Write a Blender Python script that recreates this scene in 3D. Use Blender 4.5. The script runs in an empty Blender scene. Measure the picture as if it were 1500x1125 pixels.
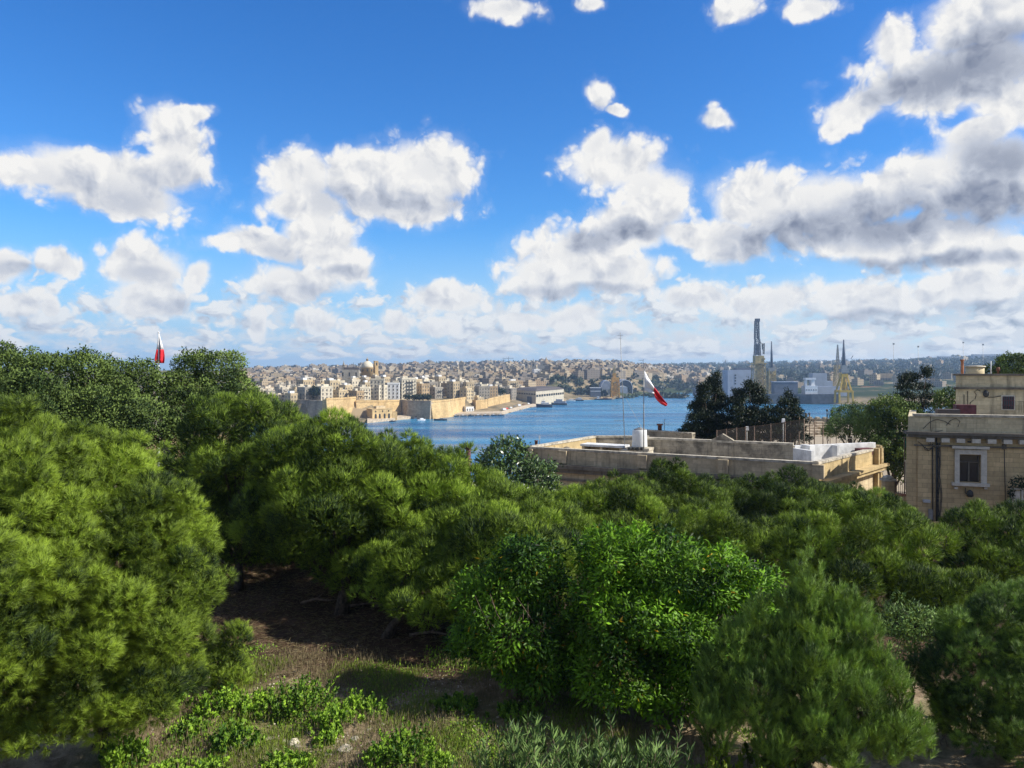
import bpy, math, random
import numpy as np
from mathutils import Vector

# ------------------------------------------------------------------ camera, sky, sun, exposure
SC = bpy.context.scene
COL = SC.collection
F = 1128.0            # focal length of the photograph in its own pixels (1500 wide)
HY = 540.0            # row of the true horizon
EYE = 45.0            # camera height above the sea
rad = math.radians

cam_d = bpy.data.cameras.new('camera')
cam = bpy.data.objects.new('camera', cam_d); COL.objects.link(cam)
cam.location = (0, 0, EYE); cam.rotation_euler = (rad(90), 0, 0)
cam_d.sensor_width = 36; cam_d.lens = 36 * F / 1500; cam_d.shift_y = -(562.5 - HY) / 1500
cam_d.clip_start = 0.2; cam_d.clip_end = 20000
SC.camera = cam

SUN_AZ, SUN_EL = 100.0, 40.0        # degrees right of the view direction, degrees up
sdir = Vector((math.sin(rad(SUN_AZ)) * math.cos(rad(SUN_EL)), math.cos(rad(SUN_AZ)) * math.cos(rad(SUN_EL)), math.sin(rad(SUN_EL))))
sun_d = bpy.data.lights.new('sun', 'SUN'); sun_d.energy = 5.0; sun_d.angle = rad(0.5); sun_d.color = (1.0, 0.95, 0.86)
sun = bpy.data.objects.new('sun', sun_d); COL.objects.link(sun)
sun.rotation_euler = sdir.to_track_quat('Z', 'Y').to_euler(); sun.location = (60, 10, 90)

SC.view_settings.view_transform = 'Standard'; SC.view_settings.look = 'None'
SC.view_settings.exposure = 0.5; SC.view_settings.gamma = 1.0
SC.render.engine = 'CYCLES'
cy = SC.cycles
cy.use_denoising = True; cy.max_bounces = 6; cy.diffuse_bounces = 3; cy.glossy_bounces = 2; cy.transmission_bounces = 2
cy.transparent_max_bounces = 6; cy.volume_bounces = 0; cy.sample_clamp_indirect = 4.0
cy.use_adaptive_sampling = True; cy.adaptive_threshold = 0.008
try:
    cy.denoising_prefilter = 'NONE'
except Exception:
    pass

W = bpy.data.worlds.new('World'); SC.world = W; W.use_nodes = True
SKY_STRENGTH = 0.1

class NT:
    """a few short helpers for building node trees"""
    def __init__(s, nt):
        s.nt = nt; nt.nodes.clear()
    def n(s, t, **kw):
        nd = s.nt.nodes.new(t)
        for k, v in kw.items(): setattr(nd, k, v)
        return nd
    def l(s, a, b): s.nt.links.new(a, b)
    def put(s, sock, v):
        if hasattr(v, 'is_output'): s.l(v, sock)
        else: sock.default_value = v
    def m(s, op, a, b=None, c=None, clamp=False):
        nd = s.n('ShaderNodeMath', operation=op); nd.use_clamp = clamp
        s.put(nd.inputs[0], a)
        if b is not None: s.put(nd.inputs[1], b)
        if c is not None: s.put(nd.inputs[2], c)
        return nd.outputs[0]
    def v(s, op, a, b=None, c=None):
        nd = s.n('ShaderNodeVectorMath', operation=op)
        s.put(nd.inputs[0], a)
        if b is not None: s.put(nd.inputs['Scale'] if op == 'SCALE' else nd.inputs[1], b)
        if c is not None: s.put(nd.inputs[2], c)
        return nd.outputs['Value'] if op in ('LENGTH', 'DOT_PRODUCT', 'DISTANCE') else nd.outputs[0]
    def ramp(s, x, a, b, lo=0.0, hi=1.0, smooth=True):
        nd = s.n('ShaderNodeMapRange'); nd.interpolation_type = 'SMOOTHSTEP' if smooth else 'LINEAR'
        s.put(nd.inputs[0], x)
        for k, q in enumerate((a, b, lo, hi)): s.put(nd.inputs[1 + k], q)
        return nd.outputs[0]
    def noise(s, vec, scale, detail=5, rough=0.55, dim='3D'):
        nd = s.n('ShaderNodeTexNoise', noise_dimensions=dim)
        s.put(nd.inputs['Vector'], vec); nd.inputs['Scale'].default_value = scale
        nd.inputs['Detail'].default_value = detail; nd.inputs['Roughness'].default_value = rough
        return nd
    def mix(s, f, a, b, mode='MIX'):
        nd = s.n('ShaderNodeMix', data_type='RGBA', blend_type=mode)
        s.put(nd.inputs[0], f); s.put(nd.inputs[6], a); s.put(nd.inputs[7], b)
        return nd.outputs[2]

def rgb(r, g, b): return (r, g, b, 1.0)

def build_sky():
    t = NT(W.node_tree)
    out = t.n('ShaderNodeOutputWorld'); bg = t.n('ShaderNodeBackground'); t.l(bg.outputs[0], out.inputs[0])
    bg.inputs[1].default_value = SKY_STRENGTH
    sky = t.n('ShaderNodeTexSky', sky_type='NISHITA'); sky.sun_disc = False
    sky.sun_elevation = rad(SUN_EL); sky.sun_rotation = rad(SUN_AZ)
    sky.altitude = 50; sky.air_density = 1.0; sky.dust_density = 0.3; sky.ozone_density = 2.5
    hs = t.n('ShaderNodeHueSaturation'); hs.inputs['Saturation'].default_value = 1.28; hs.inputs['Value'].default_value = 0.93
    hs.inputs['Hue'].default_value = 0.503
    t.l(sky.outputs[0], hs.inputs['Color'])
    tint = t.mix(1.0, hs.outputs[0], rgb(0.64, 1.02, 1.34), 'MULTIPLY')
    # direction of the ray as azimuth and elevation in degrees
    tc = t.n('ShaderNodeTexCoord'); sp = t.n('ShaderNodeSeparateXYZ'); t.l(tc.outputs['Generated'], sp.inputs[0])
    az = t.m('MULTIPLY', t.m('ARCTAN2', sp.outputs[0], sp.outputs[1]), 57.2958)
    el = t.m('MULTIPLY', t.m('ARCSINE', sp.outputs[2]), 57.2958)
    cb = t.n('ShaderNodeCombineXYZ'); t.l(az, cb.inputs[0]); t.l(el, cb.inputs[1])
    P = cb.outputs[0]
    def fields(P):
        wn = t.noise(P, 0.22, 4, 0.55, '2D')
        warp = t.v('SCALE', t.v('SUBTRACT', wn.outputs['Color'], (0.5, 0.5, 0.5)), 1.8)
        Pw = t.v('MULTIPLY', t.v('ADD', P, warp), (1, 1, 0))
        return Pw
    Pw = fields(P)
    def billow(P, scale):
        vo = t.n('ShaderNodeTexVoronoi', voronoi_dimensions='2D', feature='SMOOTH_F1')
        t.put(vo.inputs['Vector'], P); vo.inputs['Scale'].default_value = scale
        vo.inputs['Detail'].default_value = 3.0; vo.inputs['Roughness'].default_value = 0.55
        vo.inputs['Smoothness'].default_value = 0.35
        return t.m('MAXIMUM', t.m('MINIMUM', t.m('SUBTRACT', 0.5, vo.outputs['Distance']), 0.42), -0.42)
    SUNOFF = (0.55, 0.75, 0.0)
    n2 = t.noise(P, 0.35, 3, 0.5, '2D')
    Pb = t.v('ADD', P, t.v('SCALE', t.v('SUBTRACT', n2.outputs['Color'], (0.5, 0.5, 0.5)), 1.6))
    b1 = billow(Pb, 0.42)
    b2 = billow(t.v('ADD', Pb, SUNOFF), 0.42)
    fb = t.m('SUBTRACT', t.noise(P, 0.5, 9, 0.62, '2D').outputs['Fac'], 0.5)
    relief = t.m('SUBTRACT', b1, b2)
    def blob(Pv, px, py, rx, ry, rot=0.0):
        a = math.atan((px - 750) / F); e = math.atan((HY - py) / F * math.cos(a))
        sx = rx / F * math.cos(a) ** 2 * 57.2958; sy = ry / F * math.cos(a) * math.cos(e) ** 2 * 57.2958
        mp = t.n('ShaderNodeMapping', vector_type='TEXTURE'); t.l(Pv, mp.inputs['Vector'])
        mp.inputs['Location'].default_value = (math.degrees(a), math.degrees(e), 0)
        mp.inputs['Rotation'].default_value = (0, 0, rad(rot)); mp.inputs['Scale'].default_value = (sx, sy, 1)
        return t.v('LENGTH', mp.outputs[0])
    def union(Pv, lst, k, r0=None):
        r = None; prev = r0
        for b in lst:        # each cloud body waits for the one before it, or the shader runs out of stack
            d = blob(Pv if prev is None else t.v('MULTIPLY_ADD', prev, (1e-7, 1e-7, 1e-7), Pv), *b)
            if r is None: r = d
            else:
                nd = t.n('ShaderNodeMath', operation='SMOOTH_MIN'); t.l(r, nd.inputs[0]); t.l(d, nd.inputs[1]); nd.inputs[2].default_value = k
                r = nd.outputs[0]
            prev = r
        return r
    clouds = [
        # far left wing
        (150, 258, 150, 42, 0), (50, 250, 75, 26, -6), (248, 200, 48, 52, 30), (262, 245, 55, 48, 0), (190, 292, 105, 30, -8), (275, 164, 36, 13, 10),
        # centre left
        (440, 262, 58, 45, 0), (545, 262, 95, 48, 0), (632, 252, 72, 58, 0), (590, 300, 95, 34, 0), (450, 300, 75, 30, 0),
        (470, 352, 62, 50, 0), (395, 360, 70, 24, -10), (505, 388, 50, 44, 0), (430, 415, 78, 28, 0), (340, 356, 50, 14, 0),
        # low left
        (212, 392, 62, 46, 0), (222, 440, 66, 34, 0), (285, 405, 22, 28, 0), (10, 392, 50, 26, 0), (88, 386, 40, 22, 0), (25, 448, 55, 26, 0), (72, 450, 17, 18, 0),
        # centre right
        (900, 240, 78, 42, 0), (955, 290, 62, 56, 0), (872, 212, 28, 22, 40), (850, 378, 105, 52, 0), (920, 330, 70, 40, 0), (800, 405, 70, 42, 0), (905, 402, 80, 40, 0), (1010, 345, 60, 22, -20),
        # right bank
        (1105, 292, 80, 46, 0), (1065, 350, 70, 40, 0), (1200, 305, 125, 58, 0), (1330, 270, 95, 42, 15), (1445, 265, 110, 78, 0), (1320, 350, 190, 42, 0), (1440, 200, 60, 26, 20), (1440, 372, 130, 34, 0),
        # top right
        (1400, 110, 150, 62, 0), (1308, 62, 42, 42, 0), (1450, 30, 120, 52, 0), (1250, 160, 62, 28, 20), (1216, 188, 24, 18, 0), (1490, 150, 80, 42, 0),
        # small ones
        (878, 136, 22, 20, -30), (900, 158, 18, 9, -10), (1048, 174, 24, 16, 0), (740, 12, 55, 19, 0), (868, 6, 18, 12, 0), (1075, 10, 36, 22, 0), (1185, 8, 42, 20, 0),
        # low middle
        (660, 440, 70, 26, 0), (578, 472, 34, 18, 0), (645, 482, 36, 18, 0), (465, 470, 32, 24, 0), (380, 468, 18, 30, 0), (520, 480, 24, 16, 0), (770, 470, 46, 18, 0), (840, 465, 50, 22, 0),
        (1020, 440, 60, 26, 0), (1120, 440, 80, 30, 0), (1270, 440, 110, 30, 0), (1420, 425, 120, 34, 0),
    ]
    shade = [
        (140, 292, 150, 34, 0), (250, 265, 60, 30, 0), (560, 300, 130, 26, 0), (500, 285, 60, 22, 0), (640, 300, 60, 22, 0), (400, 378, 80, 16, 0), (440, 430, 80, 16, 0), (520, 400, 60, 14, 0),
        (215, 405, 50, 16, 0), (250, 450, 40, 14, 0), (30, 400, 60, 12, 0), (40, 470, 60, 12, 0), (870, 350, 46, 20, 0), (930, 335, 50, 14, 0), (850, 428, 110, 12, 0), (800, 430, 70, 12, 0),
        (1180, 340, 140, 38, 5), (1300, 320, 110, 44, 5), (1430, 300, 120, 46, 0), (1460, 240, 70, 40, 0), (1330, 385, 160, 14, 0), (1420, 105, 120, 50, 0), (1460, 60, 90, 30, 0), (1340, 130, 80, 30, 0), (1300, 465, 150, 14, 0), (1430, 460, 130, 16, 0),
    ]
    G = union(Pw, clouds, 0.12)
    rough = t.m('ADD', t.m('MULTIPLY', b1, 0.72), t.m('MULTIPLY', fb, 0.42))
    dens = t.m('ADD', t.m('SUBTRACT', 1.36, G), rough)
    # low band of small puffs, in the perspective of a flat cloud layer
    e3 = t.m('ADD', t.m('MAXIMUM', el, 0.0), 2.6)
    qx = t.m('MULTIPLY', az, 0.42); qy = t.m('MULTIPLY', t.m('LOGARITHM', e3, 2.71828), 4.2)
    cq = t.n('ShaderNodeCombineXYZ'); t.l(qx, cq.inputs[0]); t.l(qy, cq.inputs[1])
    Q = cq.outputs[0]
    qn = t.noise(Q, 0.9, 3, 0.5, '2D')
    Qw = t.v('ADD', Q, t.v('SCALE', t.v('SUBTRACT', qn.outputs['Color'], (0.5, 0.5, 0.5)), 0.9))
    qb = billow(Qw, 0.85); qb2 = billow(t.v('ADD', Qw, (0.22, 0.3, 0)), 0.85)
    qf = t.noise(Q, 1.6, 8, 0.6, '2D').outputs['Fac']
    qbig = t.noise(Q, 0.35, 2, 0.5, '2D').outputs['Fac']
    cover = t.m('MULTIPLY', t.ramp(t.m('ABSOLUTE', az), 42.0, 54.0, 1.0, 0.0), t.m('MULTIPLY', t.ramp(el, -0.3, 0.9), t.ramp(el, 4.5, 10.5, 1.0, 0.0)))
    right = t.ramp(az, -30.0, 22.0, 0.22, 0.40)
    bd = t.m('ADD', t.m('MULTIPLY', qb, 1.0), t.m('ADD', t.m('MULTIPLY', qf, 0.75), t.m('MULTIPLY', qbig, 0.55)))
    bd = t.m('ADD', t.m('SUBTRACT', bd, 0.40), right)
    bd = t.m('SUBTRACT', bd, t.m('MULTIPLY', t.m('SUBTRACT', 1.0, cover), 2.2))
    alpha1 = t.ramp(dens, -0.05, 0.46); alpha2 = t.m('MULTIPLY', t.ramp(bd, -0.06, 0.34), 0.9)
    veil = t.m('MULTIPLY', t.ramp(dens, -0.30, 0.25), 0.12)
    front = t.ramp(el, 0.05, 0.9)
    alpha = t.m('MULTIPLY', t.m('MAXIMUM', t.m('MAXIMUM', alpha1, alpha2), veil), front)
    # light and dark of the cloud bodies: thick bases dark, crests toward the sun bright
    S = t.m('ADD', t.m('SUBTRACT', 1.12, union(Pw, shade, 0.25, G)), t.m('ADD', t.m('MULTIPLY', fb, 0.32), t.m('MULTIPLY', b1, 0.12)))
    sh = t.ramp(S, -0.25, 0.75)
    rl = t.m('MULTIPLY', relief, 0.55)
    deep = t.ramp(az, -12.0, 18.0, 0.34, 0.78)
    sh1 = t.m('SUBTRACT', t.m('ADD', t.m('MULTIPLY', t.m('MULTIPLY', sh, 0.9), deep), t.m('MULTIPLY', t.ramp(dens, 0.1, 1.1), 0.16)), rl, clamp=True)
    qs = t.m('SUBTRACT', 0.26, t.m('MULTIPLY', t.m('SUBTRACT', qb, qb2), 1.4))
    low = t.m('MULTIPLY', alpha2, t.m('SUBTRACT', 1.0, alpha1))
    shf = t.m('ADD', t.m('MULTIPLY', sh1, t.m('SUBTRACT', 1.0, low)), t.m('MULTIPLY', qs, low), clamp=True)
    k = 1.0 / SKY_STRENGTH * 0.71
    lit = rgb(0.93 * k, 0.92 * k, 0.90 * k); mid = rgb(0.53 * k, 0.57 * k, 0.66 * k); dark = rgb(0.22 * k, 0.26 * k, 0.36 * k)
    far = t.ramp(el, 1.0, 9.0)
    c1 = t.mix(t.ramp(shf, 0.0, 0.5, smooth=False), lit, mid)
    c2 = t.mix(t.ramp(shf, 0.5, 1.0, smooth=False), c1, dark)
    c3 = t.mix(t.m('MULTIPLY', t.m('SUBTRACT', 1.0, far), 0.35), c2, rgb(0.60 * k, 0.68 * k, 0.80 * k))
    hzc = t.mix(t.ramp(az, -40.0, 35.0), rgb(2.5, 3.8, 5.9), rgb(4.2, 5.2, 6.3))
    def air(c):     # pale air low over the horizon
        return t.mix(t.ramp(el, -0.5, 11.0, 0.92, 0.0), c, hzc)
    fin = t.mix(alpha, air(tint), c3)
    t.l(fin, bg.inputs[0])
    # the rest of the dome has no cloud bodies: a plain clear sky there, the cloud field only where its clouds are
    bg2 = t.n('ShaderNodeBackground'); bg2.inputs[1].default_value = SKY_STRENGTH
    # broken cloud added over the unseen sky, to lift the ambient light
    ov = t.noise(t.v('MULTIPLY', tc.outputs['Generated'], (1, 1, 1.6)), 2.6, 4, 0.6).outputs['Fac']
    edge = t.m('MAXIMUM', t.ramp(t.m('ABSOLUTE', az), 56.0, 68.0), t.ramp(el, 40.0, 47.0))
    ovm = t.m('MULTIPLY', t.m('MULTIPLY', t.ramp(ov, 0.40, 0.58), edge), t.ramp(el, 0.0, 6.0))
    t.l(t.mix(ovm, air(tint), rgb(3.0, 3.2, 3.7)), bg2.inputs[0])
    inside = t.m('MULTIPLY', t.m('LESS_THAN', t.m('ABSOLUTE', az), 56.0), t.m('MULTIPLY', t.m('GREATER_THAN', el, 0.02), t.m('LESS_THAN', el, 40.0)))
    ms = t.n('ShaderNodeMixShader'); t.l(inside, ms.inputs[0]); t.l(bg2.outputs[0], ms.inputs[1]); t.l(bg.outputs[0], ms.inputs[2])
    t.l(ms.outputs[0], out.inputs[0])
build_sky()
W.cycles.sampling_method = 'MANUAL'; W.cycles.sample_map_resolution = 512

# ------------------------------------------------------------------ helpers
def at(px, py, d):                      # the point seen at a photograph pixel, at depth d along the view
    return Vector(((px - 750) / F * d, d, EYE - (py - HY) / F * d))
def xat(px, d): return (px - 750) / F * d
def zat(py, d): return EYE - (py - HY) / F * d
def interp(x, tab):
    return float(np.interp(x, [a for a, b in tab], [b for a, b in tab]))

def tag(o, label=None, cat=None, group=None, kind=None):
    if label: o['label'] = label
    if cat: o['category'] = cat
    if group: o['group'] = group
    if kind: o['kind'] = kind
    return o
def thing(name, label, cat, loc=(0, 0, 0), group=None, rz=0.0):
    o = bpy.data.objects.new(name, None); COL.objects.link(o)
    o.location = loc; o.rotation_euler = (0, 0, rz); o.empty_display_size = 0.5
    return tag(o, label, cat, group)
def copy_tree(o, parent=None):
    c = o.copy(); COL.objects.link(c)
    if parent: c.parent = parent
    for ch in o.children: copy_tree(ch, c)
    return c

class MB:
    """collects shapes into one mesh; coordinates are local to the parent"""
    def __init__(s): s.v = []; s.f = []; s.mi = []; s.sm = []
    def add(s, vs, fs, mi=0, smooth=False):
        o = len(s.v); s.v += [tuple(p) for p in vs]; s.f += [tuple(i + o for i in f) for f in fs]
        s.mi += [mi] * len(fs); s.sm += [smooth] * len(fs); return s
    def box(s, c, size, rz=0.0, mi=0, taper=1.0):
        hx, hy, hz = size[0] / 2, size[1] / 2, size[2] / 2
        cs, sn = math.cos(rz), math.sin(rz); vs = []
        for k, z in enumerate((-hz, hz)):
            q = taper if k else 1.0
            for x, y in ((-hx, -hy), (hx, -hy), (hx, hy), (-hx, hy)):
                vs.append((c[0] + (x * cs - y * sn) * q, c[1] + (x * sn + y * cs) * q, c[2] + z))
        return s.add(vs, [(0, 3, 2, 1), (4, 5, 6, 7), (0, 1, 5, 4), (1, 2, 6, 5), (2, 3, 7, 6), (3, 0, 4, 7)], mi)
    def prism(s, poly, z0, z1, mi=0, inset=None):
        n = len(poly); top = inset or poly
        vs = [(x, y, z0) for x, y in poly] + [(x, y, z1) for x, y in top]
        fs = [tuple(range(n - 1, -1, -1)), tuple(range(n, 2 * n))] + [(i, (i + 1) % n, n + (i + 1) % n, n + i) for i in range(n)]
        return s.add(vs, fs, mi)
    def wall(s, a, b, z0, z1, th, mi=0, off=0.0):
        """a slab from a to b (plan points); off moves it to the left of a->b"""
        a = Vector(a[:2]); b = Vector(b[:2]); d = (b - a).normalized(); nrm = Vector((-d.y, d.x))
        p = [a + nrm * (off - th / 2), b + nrm * (off - th / 2), b + nrm * (off + th / 2), a + nrm * (off + th / 2)]
        return s.prism([(q.x, q.y) for q in p], z0, z1, mi)
    def bar(s, p, q, w, h=None, mi=0):
        return s.tube([p, q], [w / 2, (h or w) / 2], 4, mi, False)
    def tube(s, pts, radii, n=8, mi=0, smooth=True, caps=True):
        pts = [Vector(p) for p in pts]; vs = []; fs = []
        up0 = Vector((0, 0, 1))
        for i, p in enumerate(pts):
            t = (pts[min(i + 1, len(pts) - 1)] - pts[max(i - 1, 0)])
            t = t.normalized() if t.length > 1e-9 else Vector((0, 0, 1))
            u = t.cross(up0 if abs(t.z) < 0.95 else Vector((1, 0, 0))).normalized(); w = t.cross(u)
            r = radii[i] if hasattr(radii, '__len__') else radii
            for k in range(n):
                a = 2 * math.pi * (k + 0.5) / n; vs.append(p + u * (math.cos(a) * r) + w * (math.sin(a) * r))
        for i in range(len(pts) - 1):
            for k in range(n):
                k2 = (k + 1) % n; fs.append((i * n + k, i * n + k2, (i + 1) * n + k2, (i + 1) * n + k))
        if caps:
            fs.append(tuple(range(n - 1, -1, -1))); fs.append(tuple((len(pts) - 1) * n + k for k in range(n)))
        return s.add(vs, fs, mi, smooth)
    def lathe(s, c, prof, n=16, mi=0, smooth=True, sx=1.0, sy=1.0):
        vs = []; fs = []
        for r, z in prof:
            for k in range(n):
                a = 2 * math.pi * k / n; vs.append((c[0] + r * math.cos(a) * sx, c[1] + r * math.sin(a) * sy, c[2] + z))
        for i in range(len(prof) - 1):
            for k in range(n):
                k2 = (k + 1) % n; fs.append((i * n + k, i * n + k2, (i + 1) * n + k2, (i + 1) * n + k))
        fs.append(tuple(range(n - 1, -1, -1))); fs.append(tuple((len(prof) - 1) * n + k for k in range(n)))
        return s.add(vs, fs, mi, smooth)
    def build(s, name, mats, parent=None, loc=None, rz=None):
        me = bpy.data.meshes.new(name); me.from_pydata(s.v, [], s.f)
        for m_ in (mats if isinstance(mats, (list, tuple)) else [mats]): me.materials.append(m_)
        me.polygons.foreach_set('material_index', s.mi); me.polygons.foreach_set('use_smooth', s.sm); me.update()
        o = bpy.data.objects.new(name, me); COL.objects.link(o)
        if parent: o.parent = parent
        if loc is not None: o.location = loc
        if rz is not None: o.rotation_euler = (0, 0, rz)
        return o

def np_mesh(name, co, faces_per, nverts_per, attr=None, mats=(), parent=None, uniform=None):
    """many small separate faces as one mesh: co (N*nverts_per,3), each item one polygon of nverts_per corners"""
    n = len(co); m = n // nverts_per
    me = bpy.data.meshes.new(name)
    me.vertices.add(n); me.vertices.foreach_set('co', np.ascontiguousarray(co, dtype=np.float32).ravel())
    me.loops.add(n); me.loops.foreach_set('vertex_index', np.arange(n, dtype=np.int32))
    me.polygons.add(m); me.polygons.foreach_set('loop_start', np.arange(0, n, nverts_per, dtype=np.int32))
    for mt in mats: me.materials.append(mt)
    if attr is not None:
        tone, nrm = attr
        a = me.attributes.new('tone', 'FLOAT', 'POINT'); a.data.foreach_set('value', np.ascontiguousarray(tone, dtype=np.float32))
        a = me.attributes.new('nrm', 'FLOAT_VECTOR', 'POINT'); a.data.foreach_set('vector', np.ascontiguousarray(nrm, dtype=np.float32).ravel())
    me.update(calc_edges=True)
    o = bpy.data.objects.new(name, me); COL.objects.link(o)
    if parent: o.parent = parent
    return o

# ------------------------------------------------------------------ materials
def new_mat(name):
    m_ = bpy.data.materials.new(name); m_.use_nodes = True
    t = NT(m_.node_tree); out = t.n('ShaderNodeOutputMaterial'); return m_, t, out
def simple(name, col, rough=0.6, metal=0.0, var=0.12, scale=1.5, spec=0.3):
    m_, t, out = new_mat(name)
    b = t.n('ShaderNodeBsdfPrincipled'); t.l(b.outputs[0], out.inputs[0])
    g = t.n('ShaderNodeNewGeometry')
    nz = t.noise(g.outputs['Position'], scale, 6, 0.6).outputs['Fac']
    c2 = tuple(x * (1 - var * 1.6) for x in col); c3 = tuple(min(1, x * (1 + var)) for x in col)
    t.l(t.mix(t.ramp(nz, 0.3, 0.7), rgb(*c2), rgb(*c3)), b.inputs['Base Color'])
    b.inputs['Roughness'].default_value = rough; b.inputs['Metallic'].default_value = metal
    b.inputs['Specular IOR Level'].default_value = spec
    return m_
def stone(name, col, grime=(0.10, 0.09, 0.075), course=0.3, blk=0.6, mortar=0.5, stain=0.5, streak=0.5, scale=1.0, rand=0.0, bump=0.3):
    """weathered limestone: block courses, blotches, vertical rain streaks"""
    m_, t, out = new_mat(name)
    b = t.n('ShaderNodeBsdfPrincipled'); t.l(b.outputs[0], out.inputs[0])
    b.inputs['Roughness'].default_value = 0.9; b.inputs['Specular IOR Level'].default_value = 0.15
    g = t.n('ShaderNodeNewGeometry'); N = g.outputs['Normal']; Pp = g.outputs['Position']
    tang = t.v('NORMALIZE', t.v('CROSS_PRODUCT', (0, 0, 1), t.v('ADD', N, (1e-4, 0, 0))))
    u = t.v('DOT_PRODUCT', Pp, tang); sp = t.n('ShaderNodeSeparateXYZ'); t.l(Pp, sp.inputs[0])
    cb = t.n('ShaderNodeCombineXYZ'); t.l(u, cb.inputs[0]); t.l(sp.outputs[2], cb.inputs[1])
    br = t.n('ShaderNodeTexBrick'); t.l(cb.outputs[0], br.inputs['Vector'])
    br.inputs['Scale'].default_value = 1.0; br.inputs['Brick Width'].default_value = blk; br.inputs['Row Height'].default_value = course
    br.inputs['Mortar Size'].default_value = 0.012 * course / 0.3; br.inputs['Mortar Smooth'].default_value = 0.4
    br.inputs['Color1'].default_value = rgb(*[c * 1.1 for c in col]); br.inputs['Color2'].default_value = rgb(*[c * 0.84 for c in col])
    br.inputs['Mortar'].default_value = rgb(*[c * (1 - mortar) for c in col])
    n1 = t.noise(Pp, 0.55 * scale, 8, 0.65).outputs['Fac']
    n2 = t.noise(t.v('MULTIPLY', cb.outputs[0], (2.2 * scale, 0.22 * scale, 1)), 1.0, 6, 0.6).outputs['Fac']
    c = t.mix(t.m('MULTIPLY', t.ramp(n1, 0.42, 0.68), stain), br.outputs['Color'], rgb(*grime))
    c = t.mix(t.m('MULTIPLY', t.ramp(n2, 0.5, 0.72), streak), c, rgb(*[x * 0.6 for x in grime]))
    n3 = t.noise(Pp, 6.0 * scale, 4, 0.6).outputs['Fac']
    c = t.mix(t.ramp(n3, 0.2, 0.8), t.mix(1.0, c, rgb(0.8, 0.8, 0.8), 'MULTIPLY'), c)
    if rand > 0:
        oi = t.n('ShaderNodeObjectInfo')
        c = t.mix(t.m('MULTIPLY', oi.outputs['Random'], rand), c, t.mix(1.0, c, rgb(0.62, 0.6, 0.6), 'MULTIPLY'))
    t.l(c, b.inputs['Base Color'])
    if bump:
        bp = t.n('ShaderNodeBump'); bp.inputs['Strength'].default_value = bump; bp.inputs['Distance'].default_value = 0.02
        t.l(t.m('ADD', br.outputs['Fac'], t.m('MULTIPLY', n3, -0.6)), bp.inputs['Height']); t.l(bp.outputs[0], b.inputs['Normal'])
        bp.invert = True
    return m_
def foliage(name, dark, light, yellow=None, trans=0.35, gloss=0.35, rough=0.5, soft=0.75):
    """leaf colour from the tone each leaf was given, from dark old leaf to fresh light one"""
    m_, t, out = new_mat(name)
    a = t.n('ShaderNodeAttribute', attribute_name='tone')
    oi = t.n('ShaderNodeObjectInfo')
    c = t.mix(t.m('MULTIPLY', a.outputs['Fac'], 1.0, clamp=True), rgb(*dark), rgb(*light))
    if yellow: c = t.mix(t.m('GREATER_THAN', a.outputs['Fac'], 1.5), c, rgb(*yellow))
    # leaves of a spray share its outward direction, so the spray shades as one body
    g = t.n('ShaderNodeNewGeometry'); an = t.n('ShaderNodeAttribute', attribute_name='nrm')
    N = t.v('NORMALIZE', t.v('ADD', t.v('SCALE', an.outputs['Vector'], 0.8), t.v('SCALE', g.outputs['Normal'], soft)))
    b = t.n('ShaderNodeBsdfPrincipled'); t.l(c, b.inputs['Base Color']); t.l(N, b.inputs['Normal'])
    b.inputs['Roughness'].default_value = rough; b.inputs['Specular IOR Level'].default_value = gloss
    tr = t.n('ShaderNodeBsdfTranslucent'); t.l(t.mix(1.0, c, rgb(1.25, 1.15, 0.5), 'MULTIPLY'), tr.inputs['Color']); t.l(N, tr.inputs['Normal'])
    ms = t.n('ShaderNodeMixShader'); ms.inputs[0].default_value = trans
    t.l(b.outputs[0], ms.inputs[1]); t.l(tr.outputs[0], ms.inputs[2]); t.l(ms.outputs[0], out.inputs[0])
    return m_

M = {}
M['cream'] = stone('limestone_cream', (0.66, 0.53, 0.33), course=0.9, blk=1.8, mortar=0.15, stain=0.25, streak=0.2, scale=0.25, rand=0.6, bump=0)
M['pale'] = stone('limestone_pale', (0.74, 0.66, 0.50), course=0.9, blk=1.8, mortar=0.12, stain=0.2, streak=0.2, scale=0.25, rand=0.5, bump=0)
M['tan'] = stone('limestone_tan', (0.52, 0.38, 0.22), course=0.9, blk=1.8, mortar=0.15, stain=0.3, streak=0.25, scale=0.25, rand=0.6, bump=0)
M['grey'] = stone('limestone_grey', (0.42, 0.38, 0.31), course=0.9, blk=1.8, mortar=0.15, stain=0.3, streak=0.3, scale=0.25, rand=0.6, bump=0)
M['white'] = simple('white_paint', (0.72, 0.72, 0.70), 0.6, var=0.08)
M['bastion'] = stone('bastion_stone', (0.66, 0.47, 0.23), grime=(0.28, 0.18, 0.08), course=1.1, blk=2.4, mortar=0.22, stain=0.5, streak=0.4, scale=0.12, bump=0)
M['bastion_shaded'] = stone('bastion_stone_shaded', (0.48, 0.39, 0.28), grime=(0.16, 0.13, 0.10), course=1.1, blk=2.4, mortar=0.25, stain=0.6, streak=0.5, scale=0.12, bump=0)  # bastion stone with the shade of its unlit faces put into the colour
M['terrace'] = stone('terrace_stone', (0.64, 0.515, 0.33), grime=(0.11, 0.095, 0.075), course=0.28, blk=0.62, mortar=0.22, stain=0.35, streak=0.6, scale=1.0)
M['terrace_old'] = stone('old_patched_stone', (0.46, 0.40, 0.30), grime=(0.10, 0.09, 0.075), course=0.28, blk=0.55, mortar=0.35, stain=0.85, streak=0.5, scale=1.6)
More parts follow.
